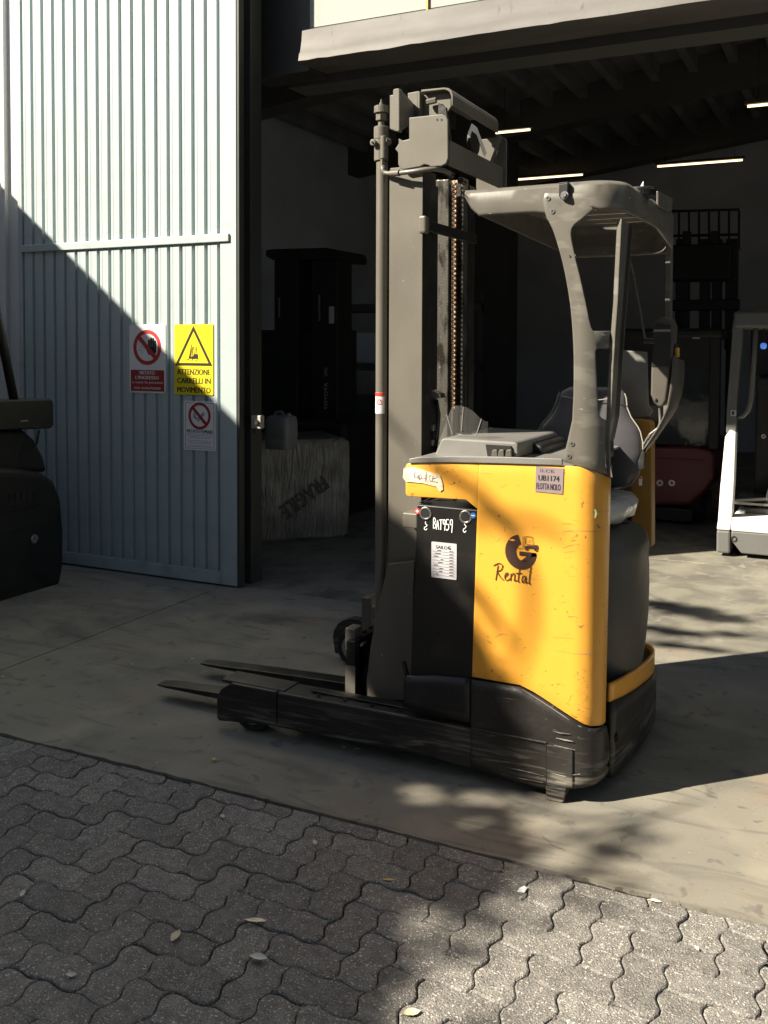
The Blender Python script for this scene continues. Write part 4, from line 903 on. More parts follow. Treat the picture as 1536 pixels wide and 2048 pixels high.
# pale rubbed edge along the top of the skirt
mark('', [(1045, 1379), (1085, 1404), (1130, 1434), (1160, 1453), (1180, 1461)], .8, None, PS)[0].build('rubbed_edge', M['console'], rt_)
for ln in ([(1105, 1462), (1120, 1466), (1140, 1468)], [(1112, 1476), (1130, 1480), (1146, 1483)], [(1108, 1490), (1150, 1500)], [(1000, 1532), (1045, 1541), (1088, 1552)], [(985, 1543), (1030, 1555), (1086, 1565)], [(1100, 1545), (1128, 1552), (1160, 1548)], [(1098, 1560), (1130, 1566), (1150, 1566)], [(975, 1520), (1020, 1524)]):
    mark('', ln, rs.uniform(.7, 1.6), None, PS, .008)[0].build('scrape', M['steelscrape'], rt_)

# --- mast
MY0, MY1 = 3.50, 4.08
mast = MB()
def xk(px, Y): return at(px, 500, 'Y', Y).x
xa, xb = xk(780.5, 3.50), xk(846, 3.50); ztop = at(800, 335, 'Y', 3.5).z
def channel(x0, x1, y0, y1, t, flip):   # C profile: web towards the outside, flanges inward
    if not flip: return [(x0, y0), (x1, y0), (x1, y1), (x1-t, y1), (x1-t, y0+t), (x0+t, y0+t), (x0+t, y1), (x0, y1)]
    return [(x0, y1), (x0, y0), (x0+t, y0), (x0+t, y1-t), (x1-t, y1-t), (x1-t, y0), (x1, y0), (x1, y1)]
MB().prism(channel(xa, xb, 3.50, 3.572, .018, False), 'Z', .12, ztop).build('outer_mast_rail', M['steel_dark'], rt_, bevel=.004)
MB().box(xa-.001, xb-.001, 3.496, 3.4995, .12, ztop).build('rail_face', M['mast'], rt_, bevel=.0015)
MB().box(xa-.004, xa-.0005, 3.50, 3.57, .12, ztop).build('rail_face', M['mast'], rt_)
MB().prism(channel(xa, xb, 4.008, 4.08, .018, True), 'Z', .12, ztop).build('outer_mast_rail', M['steel_dark'], rt_, bevel=.004)
MB().prism(channel(xa+.022, xb-.004, 3.578, 3.64, .014, False), 'Z', .14, 2.30).build('middle_mast_rail', M['steel_dark'], rt_, bevel=.003)
zc = at(880, 362, 'Y', 3.98).z
MB().prism(channel(xa+.012, xb-.004, 3.945, 4.003, .014, True), 'Z', .14, zc).build('middle_mast_rail', M['greaserail'], rt_, bevel=.003)
MB().prism(channel(xa+.04, xb-.02, 3.645, 3.70, .012, False), 'Z', .16, 2.26).build('inner_mast_rail', M['steel_dark'], rt_, bevel=.003)
pxs = [xk(869, 3.90), xk(897, 3.90)]
MB().box(pxs[0], pxs[1], 3.90, 3.935, .16, zc-.01).build('inner_mast_rail', M['greaserail'], rt_, bevel=.003)
x_ = xk(854, 3.62); MB().box(x_-.004, x_+.006, 3.60, 3.61, .6, 2.22).build('hose_guide', M['steel'], rt_)
# lift chain: links of real geometry joined into one part
ch = MB(); xc = xk(909, 3.93); z_ = at(909, 815, 'Y', 3.93).z; k = 0
ztc = at(909, 362, 'Y', 3.93).z
while z_ < ztc:
    hw2 = .0098 if k % 2 == 0 else .0062; hh = .0078 if k % 2 == 0 else .0085
    o8 = [(xc+hw2*cos(a), z_+hh*sin(a)) for a in [2*pi*i/10 for i in range(10)]]
    for y_ in ((3.921, 3.9235), (3.9365, 3.939)) if k % 2 == 0 else ((3.925, 3.928), (3.932, 3.935)): ch.prism(o8, 'Y', *y_)
    ch.cyl((xc, 3.918, z_-.0), (xc, 3.942, z_-.0), .0030, n=6); z_ += .0105; k += 1
tag(ch.build('lift_chain', M['chain'], rt_), kind='stuff')
# crossbars on the driver's side of the mast
def xbar(pxa, ya, yb, pxb, y0=3.515, y1=4.085, nm='mast_crossbar', m='steel_dark', th=.014):
    z1_, z0_ = at(pxa, ya, 'Y', y0).z, at(pxa, yb, 'Y', y0).z; x = at(pxa, ya, 'Y', y0).x
    return MB().box(x, x+th, y0, y1, z0_, z1_).build(nm, M[m], rt_, bevel=.004)
b1 = xbar(846, 439, 461, 945); o = at(846, 450, 'Y', 3.51)
MB().box(o.x-.012, o.x+.02, 3.49, 3.53, o.z-.035, o.z+.035).build('crossbar_end', M['mast'], rt_, bevel=.008)
xbar(848, 1135, 1190, 940)
# tall side cylinder with pipe fittings
px_c = xk(763.5, 3.53); zc0, zc1 = .14, at(763, 325, 'Y', 3.53).z
MB().cyl((px_c, 3.53, zc0), (px_c, 3.53, zc1), .0232, n=28).build('side_lift_cylinder', M['mast'], rt_, smooth=True)
fx = MB()
def fitc(y0, y1, r, n=24, px=761): 
    z0_, z1_ = at(px, y1, 'Y', 3.53).z, at(px, y0, 'Y', 3.53).z; fx.cyl((px_c-.004, 3.53, z0_), (px_c-.004, 3.53, z1_), r, n=n)
fitc(254, 280, .030); fitc(276, 323, .0285); fitc(242, 256, .013)
hd = fx.build('cylinder_head', M['mast'], rt_, smooth=True, bevel=.003)
fx = MB(); fitc(213, 227, .0295, 24); fitc(227, 242, .0235, 6); fitc(206, 215, .009, 10); fitc(199, 207, .004, 8); fx.build('locknut', M['mast'], rt_, bevel=.002)
for a_, b_, r_ in ((746, 285, .009), (768, 281, .012)):
    p = at(a_, b_, 'Y', 3.49); MB().cyl((p.x, 3.485, p.z), (p.x, 3.53, p.z), r_+.004, n=16).build('port_boss', M['mast'], hd, bevel=.003); MB().cyl((p.x, 3.481, p.z), (p.x, 3.4848, p.z), r_*.5, n=6).build('plug', M['steel_dark'], hd)
MB().cyl(at(767, 318, 'Y', 3.49), at(767, 272, 'Y', 3.49), .013, n=16).build('valve_body', M['mast'], hd, smooth=True, bevel=.003)
MB().cyl(at(765, 331, 'Y', 3.48), at(765, 319, 'Y', 3.48), .0095, n=6).build('pipe_nut', M['mast'], hd)
MB().tube([at(765, 331, 'Y', 3.48), at(766, 341, 'Y', 3.48), at(770, 346, 'Y', 3.48), at(778, 347, 'Y', 3.475), at(800, 346, 'Y', 3.46), at(825, 343, 'Y', 3.45), at(850, 339, 'Y', 3.45), at(870, 338, 'Y', 3.47), at(890, 342, 'Y', 3.52), at(900, 348, 'Y', 3.58)], .0095, 10).build('hydraulic_pipe', M['mast'], rt_, smooth='all')
MB().tube([at(781, 347, 'Y', 3.47), at(799, 346, 'Y', 3.457)], .0125, 12).build('pipe_sleeve', M['mast'], rt_, smooth=True)
for a_, b_ in ((892, 345), (899, 349), (924, 362)):
    p = at(a_, b_, 'Y', 3.6 if a_ < 920 else 3.8); MB().cyl((p.x, p.y-.02, p.z), (p.x, p.y+.03, p.z), .014, n=14).build('pipe_fitting', M['steel_dark'], rt_, bevel=.003)
# mast head: near plate, cranked bracket, top cover, rear band, far plate
YH = 3.465
hp = XZ([(818, 235), (885, 228), (892, 232), (895.5, 240), (896, 316), (892, 327), (882, 332), (862, 333), (856, 330), (848, 328.5), (840, 333), (806, 339), (799, 336), (796, 328), (796, 305), (790, 298), (797, 288), (797, 277), (806, 281), (818, 278)], YH)
ph = MB().prism(hp, 'Y', YH, YH+.014).build('head_plate', M['mast'], rt_, bevel=.003)
for a_ in (874.5, 883): p = at(a_, 239.5, 'Y', YH); MB().cyl((p.x, YH-.001, p.z), (p.x, YH+.001, p.z), .0048, n=14).build('bolt_hole', M['ink'], ph)
br = XZ([(789, 183), (791, 179.5), (800, 178), (802, 180), (802, 262), (799, 265), (791, 263), (789, 260)], 3.46)
MB().prism(XZ([(779, 190), (790, 189), (790, 262), (779, 258)], 3.46), 'Y', 3.46, 3.50).build('bracket_block', M['mast'], rt_, bevel=.004)
bk = MB().prism(br, 'Y', 3.445, 3.475).build('head_bracket', M['mast'], rt_, bevel=.004)
# slanted wing of the bracket
A1, A2, A3, A4 = at(802, 180, 'Y', 3.46), at(834, 215, 'Y', 3.60), at(836, 240, 'Y', 3.60), at(802, 262, 'Y', 3.46)
MB().add([A1, A2, A3, A4, A1+Vector((-.008, .004, 0)), A2+Vector((-.008, .004, 0)), A3+Vector((-.008, .004, 0)), A4+Vector((-.008, .004, 0))], [(0, 1, 2, 3), (7, 6, 5, 4), (0, 4, 5, 1), (1, 5, 6, 2), (2, 6, 7, 3), (3, 7, 4, 0)]).build('bracket_wing', M['mast'], rt_)
MB().prism(XZ([(815, 186), (836, 182), (836, 240), (818, 240)], 3.57), 'Y', 3.57, 3.585).build('head_upright', M['mast'], rt_, bevel=.003)
MB().prism(XZ([(836, 182), (841, 184), (841, 240), (836, 240)], 3.566), 'Y', 3.56, 3.60).build('head_upright', M['mast'], rt_, bevel=.003)
YC = 3.56
pc = XZ([(842, 179.5), (888, 175), (897, 176), (903, 181), (906, 190), (905.5, 211), (903, 212), (902, 192), (899, 184), (894, 180.5), (888, 179), (842, 184)], YC)
MB().prism(pc, 'Y', YC, 4.10).build('head_cover', M['mast'], rt_, smooth=False, bevel=.002)
MB().prism(XZ([(844, 189), (896, 184), (900, 190), (900, 212), (889, 229), (886, 240), (844, 240)], YC+.02), 'Y', YC+.03, YC+.04).build('inner_plate', M['mast'], rt_, bevel=.002)
p = at(862, 203, 'Y', YC); MB().cyl((p.x-.02, YC+.005, p.z), (p.x+.02, YC+.005, p.z+.004), .012, n=6).build('adjuster_bolt', M['mast'], rt_)
z1_, z0_ = at(897, 279, 'Y', YH).z, at(897, 331, 'Y', YH).z; xh = at(897, 300, 'Y', YH).x
MB().box(xh-.012, xh, YH+.0145, 4.11, z0_+.004, z1_).build('head_band', M['mast'], rt_, bevel=.003)
MB().prism([(x-.0, z__) for x, z__ in rrect(xh-.13, xh+.012, z0_, z0_+.235, .02)], 'Y', 4.112, 4.126).build('head_plate', M['mast'], rt_, bevel=.003)
MB().prism([(xh-.02, z1_+.135), (xh, z1_+.135), (xh-.055, z1_+.0), (xh-.08, z1_+.0)], 'Y', 4.06, 4.10).build('head_brace', M['mast'], rt_)
MB().prism([(xh-.05, z1_+.15), (xh-.02, z1_+.13), (xh-.0, z1_+.0), (xh-.05, z1_+.0)], 'Y', 3.48, 3.50).build('head_brace', M['steel_dark'], rt_)
pl = MB().cyl((xh-.035, 3.80, z1_+.055), (xh-.015, 3.80, z1_+.055), .055, n=28).build('chain_pulley', M['steel_dark'], rt_, smooth=True, bevel=.004)
MB().prism([(3.70, z1_+.075), (3.74, z1_+.12), (3.80, z1_+.115), (3.92, z1_+.03), (3.89, z1_+.01), (3.80, z1_+.085), (3.74, z1_+.09), (3.72, z1_+.06)], 'X', xh-.012, xh-.009).build('pulley_cover', M['truckwhite'], rt_, bevel=.001)
# cylinder sticker and pin block
p, q = at(752.5, 785, 'Y', 3.506), at(775, 828, 'Y', 3.506)
def curved(name, m, pa, za, zb, par, r=.0238, a0=-60, a1=60):
    rows = [[(px_c+r*sin(radians(a0+(a1-a0)*i/10)), 3.53-r*cos(radians(a0+(a1-a0)*i/10)), z__) for i in range(11)] for z__ in (za, zb)]
    return MB().grid(rows).build(name, m, par, smooth='all')
st = curved('warning_sticker', M['white'], None, q.z, p.z, rt_)
curved('sticker_band', M['redst'], None, p.z-.016, p.z-.0005, st, .0242)
mb = MB()
for i in range(14):
    a_, b_ = 2*pi*i/14, 2*pi*(i+1)/14; zc_ = (p.z*.55+q.z*.45)
    f_ = lambda a, r: (px_c+.0246*sin(radians(8)+r*cos(a)/.0246), 3.53-.0246*cos(radians(8)+r*cos(a)/.0246), zc_+r*sin(a))
    mb.add([f_(a_, .0085), f_(b_, .0085), f_(b_, .0115), f_(a_, .0115)], [(0, 1, 2, 3)])
mb.add([f_(0.9, -.009), f_(1.2, -.009), f_(1.2, .009), f_(.9, .009)], [(0, 1, 2, 3)])
mb.build('sticker_symbol', M['redst'], st)
p, q = at(805, 1025, 'Y', 3.42), at(834, 1058, 'Y', 3.42)
MB().box(p.x, q.x, 3.42, 3.50, q.z, p.z).build('stop_block', M['mast'], rt_, bevel=.005)
# bits visible between the mast rails above the console
MB().prism(XZ([(849, 774), (858, 776), (882, 787), (885, 796), (875, 797), (852, 783)], 3.62), 'Y', 3.6, 3.66).build('hose_bracket', M['steel'], rt_, bevel=.003)
MB().box(xk(850, 3.62)-.003, xk(854, 3.62), 3.60, 3.62, at(850, 812, 'Y', 3.62).z, at(850, 782, 'Y', 3.62).z).build('hose_bracket', M['steel'], rt_)
p = at(856, 832, 'Y', 3.66); MB().cyl((p.x, 3.655, p.z), (p.x, 3.68, p.z), .022, n=20).build('hose_pulley', M['amber'], rt_, bevel=.003)
for i, (a_, b_) in enumerate(((863, 856), (864, 872), (862, 886), (860, 900))):
    p = at(a_, b_, 'Y', 3.60); MB().box(p.x-.008, p.x+.010, 3.6, 3.63, p.z-.013, p.z+.013).build('hose_clip', M['steel_dark'] if i % 2 else M['steel'], rt_, bevel=.003)
MB().tube([at(872, 800, 'Y', 3.63), at(877, 830, 'Y', 3.63), at(874, 870, 'Y', 3.63), at(868, 910, 'Y', 3.63)], .010).build('hydraulic_hose', M['black'], rt_, smooth='all')
# --- mast foot gusset
gp = XZ([(776, 1128), (828, 1122), (824, 1345), (812, 1402), (733, 1398), (731, 1370), (741, 1290), (757, 1205)], 3.44)
MB().prism(gp, 'Y', 3.44, 3.465).build('mast_foot', M['mast'], rt_, bevel=.004)
MB().prism([(-1.80, .12), (-1.50, .12), (-1.52, .48), (-1.70, .48)], 'Y', 4.10, 4.125).build('mast_foot', M['mast'], rt_, bevel=.004)
MB().box(-1.80, -1.50, 3.47, 4.10, .12, .26).build('reach_carriage', M['steel_dark'], rt_, bevel=.006)
MB().tube([at(807, 1322, 'Y', 3.30), at(815, 1352, 'Y', 3.30)], .009).build('lock_pin', M['steel_dark'], rt_)
# --- fork carriage, shanks and blades
cp = MB().box(-1.825, -1.795, 3.44, 4.06, .17, .40).build('fork_carriage', M['steel_dark'], rt_, bevel=.003)
for i in range(9): MB().box(-1.828, -1.815, 3.47+i*.06, 3.485+i*.06, .398, .412).build('notch_tooth', M['steel_dark'], cp, bevel=.002)
a_, b_ = at(690, 1256, 'Y', 3.43), at(709, 1305, 'Y', 3.43)
MB().box(a_.x, b_.x, 3.43, 3.50, b_.z, a_.z).build('carriage_block', M['mast'], rt_, bevel=.004)
a_, b_ = at(723, 1194, 'Y', 3.98), at(741, 1240, 'Y', 3.98)
MB().box(a_.x, b_.x, 3.98, 4.05, b_.z-.05, a_.z).build('carriage_block', M['mast'], rt_, bevel=.004)
a_, b_ = at(742, 1212, 'Y', 3.90), at(757, 1240, 'Y', 3.90)
MB().box(a_.x, b_.x, 3.90, 3.95, b_.z, a_.z).build('carriage_block', M['mast'], rt_, bevel=.004)
MB().tube([at(722, 1290, 'Y', 3.45), at(745, 1272, 'Y', 3.6)], .007).build('clevis_pin', M['steel'], rt_)
for y0, zh in ((3.405, .40), (3.725, .40)):
    xh_ = -1.83 if y0 < 3.6 else -1.90
    fw = .085
    def fs(x, zb_, zt_, a, b): return [(x, y0+a, zb_), (x, y0+b, zb_), (x, y0+b, zt_), (x, y0+a, zt_)]
    fk = MB().loft([fs(-2.81, .056, .064, .004, .062), fs(-2.76, .054, .067, 0, .078), fs(-2.45, .052, .080, 0, fw), fs(-1.92, .052, .098, 0, fw), fs(-1.86, .052, .103, 0, fw), fs(-1.795, .052, .105, 0, fw)]).build('fork', M['steel_dark'], rt_, bevel=.003)
    MB().box(-1.836, -1.795, y0, y0+fw, .1055, zh).build('fork_shank', M['steel_dark'], fk, bevel=.004)
    MB().box(-1.838, -1.793, y0-.0025, y0-.0003, .06, .30).build('fork_shank_side', M['mast'], fk)

# ================================================================== OTHER MACHINES
# dark forklift cut by the left edge, standing in the shade before the gate
lf = thing('forklift', (-5.1, 4.3, 0), 'black counterbalance forklift in deep shade, cut off by the left edge', 'forklift')
XF = -4.75
bd = [(3.55, .10), (3.55, .84)]+[(y, z) for y, z in YZ([(0, 935), (40, 936), (88, 945), (112, 962), (126, 1000), (131, 1060), (131, 1130), (124, 1170), (105, 1196), (60, 1215), (0, 1233)], XF)]
bd = [p for i, p in enumerate(bd)]
MB().prism(bd, 'X', -5.75, XF).build('counterweight', M['darkbody'], lf, bevel=.05, seg=4)
hd_ = [(3.55, .84), (3.55, 1.03)]+YZ([(0, 860), (58, 860), (80, 880), (98, 915), (106, 945), (0, 945)], XF-.02)
MB().prism(hd_, 'X', -5.7, XF-.06).build('engine_hood', M['darkbody'], lf, bevel=.03, seg=3)
sb_ = YZ([(0, 800), (98, 798), (103, 803), (104, 850), (98, 857), (0, 860)], XF)
MB().prism([(3.6, sb_[0][1]), *sb_, (3.6, sb_[-1][1])], 'X', -4.95, XF+.02).build('rear_crossmember', M['darkbody'], lf, bevel=.01)
pl_ = YZ([(0, 655), (3, 655), (35, 800), (20, 800), (0, 735)], XF-.05)
a_, b_ = at(28, 800, 'X', XF-.05), at(1, 665, 'X', XF-.05); d_ = (b_-a_)
MB().tube([a_, b_, b_+d_*.55], .028, 10).build('guard_pillar', M['darkbody'], lf, smooth='all')
MB().box(-5.9, -4.7, 3.2, 4.2, (b_+d_*.55).z, (b_+d_*.55).z+.06).build('overhead_guard', M['darkbody'], lf, bevel=.02)
p = at(38, 982, 'X', XF+.01); MB().loft([sring(XF+.005-.03, p.y, .022, .026, p.z-.012, 20, 2), sring(XF-.025, p.y, .02, .024, p.z+.008, 20, 2), sring(XF-.025, p.y, .012, .015, p.z+.016, 20, 2)]).build('orange_lamp', M['orangelamp'], lf, smooth='all')
p = at(50, 842, 'X', XF+.03); MB().box(XF+.021, XF+.026, p.y-.03, p.y+.03, p.z-.004, p.z+.004).build('chrome_catch', M['steel'], lf)
MB().tube([at(78, 860, 'X', XF), at(74, 885, 'X', XF), at(64, 905, 'X', XF)], .008).build('hook', M['darkbody'], lf)
for y in (3.75, 4.62):
    wh = MB().cyl((-5.35, y-.08, .2), (-5.35, y+.08, .2), .2, n=28).build('wheel', M['tyre'], lf, smooth=True, bevel=.02); MB().cyl((-5.35, y-.085, .2), (-5.35, y+.085, .2), .1, n=20).build('rim', M['hub'], wh)

for z in (.42, .55): MB().box(XF-.3, XF+.004, 3.7, 4.78, z, z+.006).build('panel_seam', M['steel_dark'], lf)
for k in range(5): MB().box(XF+.001, XF+.005, 4.35+k*.05, 4.375+k*.05, .60, .66).build('vent_slot', M['steel_dark'], lf)
MB().cyl((XF-.01, 4.55, .34), (XF+.012, 4.55, .34), .03, n=20).build('tow_pin', M['steel'], lf, bevel=.004)

# wrapped pallet load behind the column
Pr, dl, dd = Vector((-3.75, 7.03, 0)), Vector((-.70, -.713, 0)), Vector((-.713, .70, 0))
wp = thing('wrapped_load', tuple(Pr+dl*.5+dd*.4), 'film wrapped cardboard load with upside down FRAGILE print, behind the gate column', 'wrapped load')
MW = Matrix(((-dl.x, dd.x, 0, Pr.x+dl.x), (-dl.y, dd.y, 0, Pr.y+dl.y), (0, 0, 1, 0), (0, 0, 0, 1)))
rw = random.Random(8); rings = []
def wring(z, s, n=60):
    r = []
    for x, y in rrect(0+s, 1.0-s, 0+s, .8-s, .04, 5): r.append((x, y))
    out = []
    for (x1, y1), (x2, y2) in zip(r, r[1:]+r[:1]):
        k = max(1, int(sqrt((x2-x1)**2+(y2-y1)**2)/.025))
        out += [(x1+(x2-x1)*i/k, y1+(y2-y1)*i/k) for i in range(k)]
    return out
base = wring(0, 0)
ph_ = [rw.gauss(0, 1) for _ in base]
for z, s in ((.0, .03), (.03, .01), (.3, .0), (.45, .004), (.55, .0), (.65, -.003), (.74, .0), (.80, .006), (.822, .03), (.826, .07)):
    pts = wring(z, s)[:len(base)]
    while len(pts) < len(base): pts.append(pts[-1])
    rings.append([(x, y+ph_[i]*.004*(1 if z > .4 else .3), z) for i, (x, y) in enumerate(pts)])
mb = MB().loft(rings); mb.xf(MW); mb.build('film_wrapping', M['wrap'], wp, smooth='all')
FO = Pr-dd*.008
def face(u, z): return FO+dl*u+Vector((0, 0, z))
d0 = ray(655, 965); nrm = Vector((.713, -.70, 0))
def hit(px, py): d = ray(px, py); return CP+d*((FO-dd*.006-CP).dot(nrm)/d.dot(nrm))
Fp, Ep = hit(652, 962), hit(566, 1028); U_ = Ep-Fp; V_ = U_.cross(nrm).normalized()*-.13
if V_.z > 0: V_ = -V_
text('FRAGILE', 'lettering', M['fadedink'], wp, Fp-V_*.5, U_, V_, .006)
# canister on the load
p = at(563, 897, 'Z', .83)
cn = thing('canister', (p.x, p.y, .828), 'white plastic canister standing on the wrapped load', 'canister')
rings = [sring(p.x, p.y, hx, hy, z, 28, 5) for z, hx, hy in ((.828, .09, .08), (.835, .10, .09), (.90, .103, .092), (.905, .099, .088), (.912, .103, .092), (1.02, .103, .092), (1.065, .095, .085), (1.08, .07, .06))]
MB().loft(rings).build('body', M['canister'], cn, smooth='all')
MB().tube([(p.x-.065, p.y, 1.07), (p.x-.05, p.y, 1.10), (p.x+.0, p.y, 1.105), (p.x+.03, p.y, 1.07)], .012).build('handle', M['canister'], cn)
MB().cyl((p.x+.06, p.y, 1.06), (p.x+.06, p.y, 1.095), .02).build('cap', M['canister'], cn)
# dark mast truck far left inside
YM = 8.0
ml = thing('mast_truck', (-4.8, YM+.6, 0), 'unlit black forklift seen from behind with a square topped mast, in the left background', 'forklift')
def bx(name, a, b, c, d, Y, dep, m, par, bev=.01):
    p, q = at(a, b, 'Y', Y), at(c, d, 'Y', Y); return MB().box(p.x, q.x, Y, Y+dep, q.z, p.z).build(name, m, par, bevel=bev)
MB().prism(XZ([(531, 500), (545, 498), (650, 495), (672, 499), (677, 508), (676, 520), (640, 518), (545, 520), (531, 512)], YM), 'Y', YM, YM+.6).build('mast_top', M['darkbody'], ml, bevel=.01)
bx('mast_rail', 548, 520, 594, 1010, YM+.05, .3, M['darkbody'], ml); bx('mast_rail', 624, 520, 674, 1010, YM+.05, .3, M['darkbody'], ml)
bx('chain_rod', 557, 595, 559, 635, YM+.02, .01, M['steel'], ml, 0); bx('chain_rod', 637, 590, 639.5, 642, YM+.02, .01, M['steel'], ml, 0)
lb = bx('paper_label', 658, 613, 668, 647, YM+.045, .003, M['label'], ml, 0)
p, q = at(655, 765, 'Y', YM+.04), at(660, 820, 'Y', YM+.04)
text('TOYOTA', 'lettering', M['label'], ml, (p.x, YM+.04, q.z), (0, 0, (p.z-q.z)), (-(q.x-p.x)*1.3, 0, 0))
text('OM31', 'lettering', M['label'], ml, (p.x, YM+.04, p.z+.06), (0, 0, .08), (-(q.x-p.x)*1.3, 0, 0))
bx('truck_body', 470, 835, 690, 1040, YM-.15, 1.6, M['darkbody'], ml, .05)
bx('carriage', 500, 660, 676, 835, YM+.1, .4, M['darkbody'], ml, .02)
for a_ in (505, 655): 
    p = at(a_, 1010, 'Y', YM+.3); wh = MB().cyl((p.x-.09, YM+.4, .22), (p.x+.09, YM+.4, .22), .22, n=24).build('wheel', M['tyre'], ml, bevel=.02)
# red crates rack behind (dim shelf)
sr = thing('storage_rack', (-4.9, 10.3, 0), 'dim steel shelf rack behind the background mast', 'rack')
for z in (.6, 1.3, 2.0): MB().box(-6.0, -3.9, 10.1, 10.6, z, z+.09).build('shelf', M['beam'], sr)
for x in (-6.0, -4.95, -3.96):
    for y in (10.1, 10.54): MB().box(x, x+.06, y, y+.06, 0, 2.25).build('post', M['beam'], sr)
MB().box(-5.9, -5.1, 10.15, 10.5, 1.392, 1.75).build('load', M['innerwall'], sr); MB().box(-5.8, -5.2, 10.15, 10.5, .692, 1.0).build('load', M['beam'], sr)

# dark red forklift right background
YR = 8.75
rf_ = thing('red_forklift', (-1.5, 9.4, 0), 'dark red cab forklift facing away behind the yellow truck, mast and load grid raised', 'forklift')
MB().prism(XZ([(1180, 893), (1390, 893), (1424, 900), (1430, 912), (1430, 955), (1410, 985), (1378, 1012), (1180, 1012)], YR), 'Y', YR, YR+1.4).build('counterweight', M['redbody'], rf_, bevel=.04, seg=3)
bx('chassis', 1200, 1005, 1385, 1045, YR+.06, 1.3, M['darkbody'], rf_)
for a_ in (1319.5, 1343.5):
    p = at(a_, 966, 'Y', YR-.01); o = MB().ring((p.x, YR-.012, p.z), 'Y', .015, .028, .014, 20).build('rear_light', M['steel'], rf_)
    MB().cyl((p.x, YR-.006, p.z), (p.x, YR-.002, p.z), .015, n=14).build('lamp_glass', M['darkred'], o)
MB().box(at(1305, 915, 'Y', YR-.004).x, at(1410, 915, 'Y', YR).x, YR-.004, YR-.001, at(1305, 915, 'Y', YR).z-.003, at(1305, 915, 'Y', YR).z+.003).build('body_crease', M['darkbody'], rf_)
cb = MB()
cabx0, cabx1 = at(1230, 700, 'Y', YR).x, at(1440, 700, 'Y', YR).x
zc0_, zc1_ = at(1400, 893, 'Y', YR).z, at(1400, 700, 'Y', YR).z
for x in (cabx0, at(1418, 700, 'Y', YR).x):
    for y in (YR+.02, YR+1.2): MB().box(x, x+.09, y, y+.09, zc0_-.02, zc1_+.12).build('cab_pillar', M['darkbody'], rf_, bevel=.01)
MB().box(cabx0-.02, cabx1+.02, YR, YR+1.35, zc1_+.10, zc1_+.19).build('cab_roof', M['darkbody'], rf_, bevel=.03)
MB().box(cabx0+.09, at(1418, 700, 'Y', YR).x, YR+.03, YR+.036, zc0_, at(1400, 733, 'Y', YR).z).build('rear_window', M['glassdark'], rf_)
MB().box(cabx0+.09, at(1418, 700, 'Y', YR).x, YR+.02, YR+.1, at(1400, 733, 'Y', YR).z, zc1_+.11).build('cab_header', M['darkbody'], rf_)
MB().box(cabx0+.1, cabx1-.1, YR+.1, YR+.9, zc0_-.1, zc0_+.02).build('cab_floor', M['darkbody'], rf_)
p = at(1390, 676, 'Y', YR-.005); MB().box(p.x-.02, p.x+.04, YR-.01, YR-.004, p.z-.008, p.z+.008).build('badge', M['steel'], rf_)
YG = 10.1
for a_, b_ in ((1352, 1375), (1400, 1416), (1425, 1440), (1452, 1472)): bx('mast_rail', a_, 478, b_, 700, YG, .12, M['darkbody'], rf_, .005)
bx('mast_carriage', 1340, 490, 1462, 560, YG-.05, .25, M['darkbody'], rf_, .02); bx('mast_crossbar', 1340, 600, 1478, 620, YG-.05, .1, M['darkbody'], rf_)
bx('mast_head', 1365, 462, 1380, 492, YG-.02, .1, M['darkbody'], rf_); bx('mast_head', 1421, 462, 1436, 492, YG-.02, .1, M['darkbody'], rf_)
gb = MB()
YL = YG+.3
for a_ in range(1338, 1482, 20): p, q = at(a_, 422, 'Y', YL), at(a_, 500, 'Y', YL); MB().cyl(p, q, .011, n=8).build('grid_bar', M['darkbody'], rf_)
for b_ in (422, 472, 497): p, q = at(1330, b_+ (1 if b_ == 422 else 0), 'Y', YL), at(1479, b_-3, 'Y', YL); MB().cyl(p, q, .014, n=8).build('grid_rail', M['darkbody'], rf_)
for a_ in (1250, 1390):
    p = at(a_, 1040, 'Y', YR+.35); MB().cyl((p.x-.08, YR+.35, .22), (p.x+.08, YR+.35, .22), .22, n=24).build('wheel', M['tyre'], rf_, bevel=.02)

# white reach truck right edge
YW = 7.67
wt = thing('white_reach_truck', (-.3, 8.2, 0), 'white and grey reach truck at the right edge, its corner post bright in sun', 'forklift')
b0, b1_ = at(1433, 1060, 'Y', YW), at(1431, 1109, 'Y', YW)
MB().box(b0.x, b0.x+.10, YW, YW+1.15, .025, b0.z).build('base_corner', M['truckgrey'], wt, bevel=.015)
MB().prism([(b0.x+.105, b0.z), (b0.x+.105, b0.z-.07), (b0.x+.18, .035), (b0.x+1.2, .035), (b0.x+1.2, b0.z)], 'Y', YW+.006, YW+1.15).build('base_panel', M['truckgrey'], wt, bevel=.01)
p = at(1468, 1078, 'Y', YW); MB().ring((p.x, YW+.001, p.z), 'Y', .014, .022, .008, 20).build('ring_bolt', M['steel_dark'], wt)
MB().box(b0.x+.105, b0.x+1.2, YW+.003, YW+1.1, b0.z+.002, at(1500, 1038, 'Y', YW).z).build('kick_band', M['truckwhite'], wt, bevel=.01)
MB().prism([(x, y) for x, y in []] or [(b0.x+.0, b0.z+.002), (b0.x+.10, b0.z+.002), *XZ([(1464, 1040), (1469, 960), (1472.5, 864)], YW), *XZ([(1460, 858), (1450, 874), (1440, 980), (1436, 1040)], YW)], 'Y', YW-.001, YW+.10).build('corner_cover', M['truckwhite'], wt, bevel=.012, seg=3)  # lower length of the post, white up to the sun line
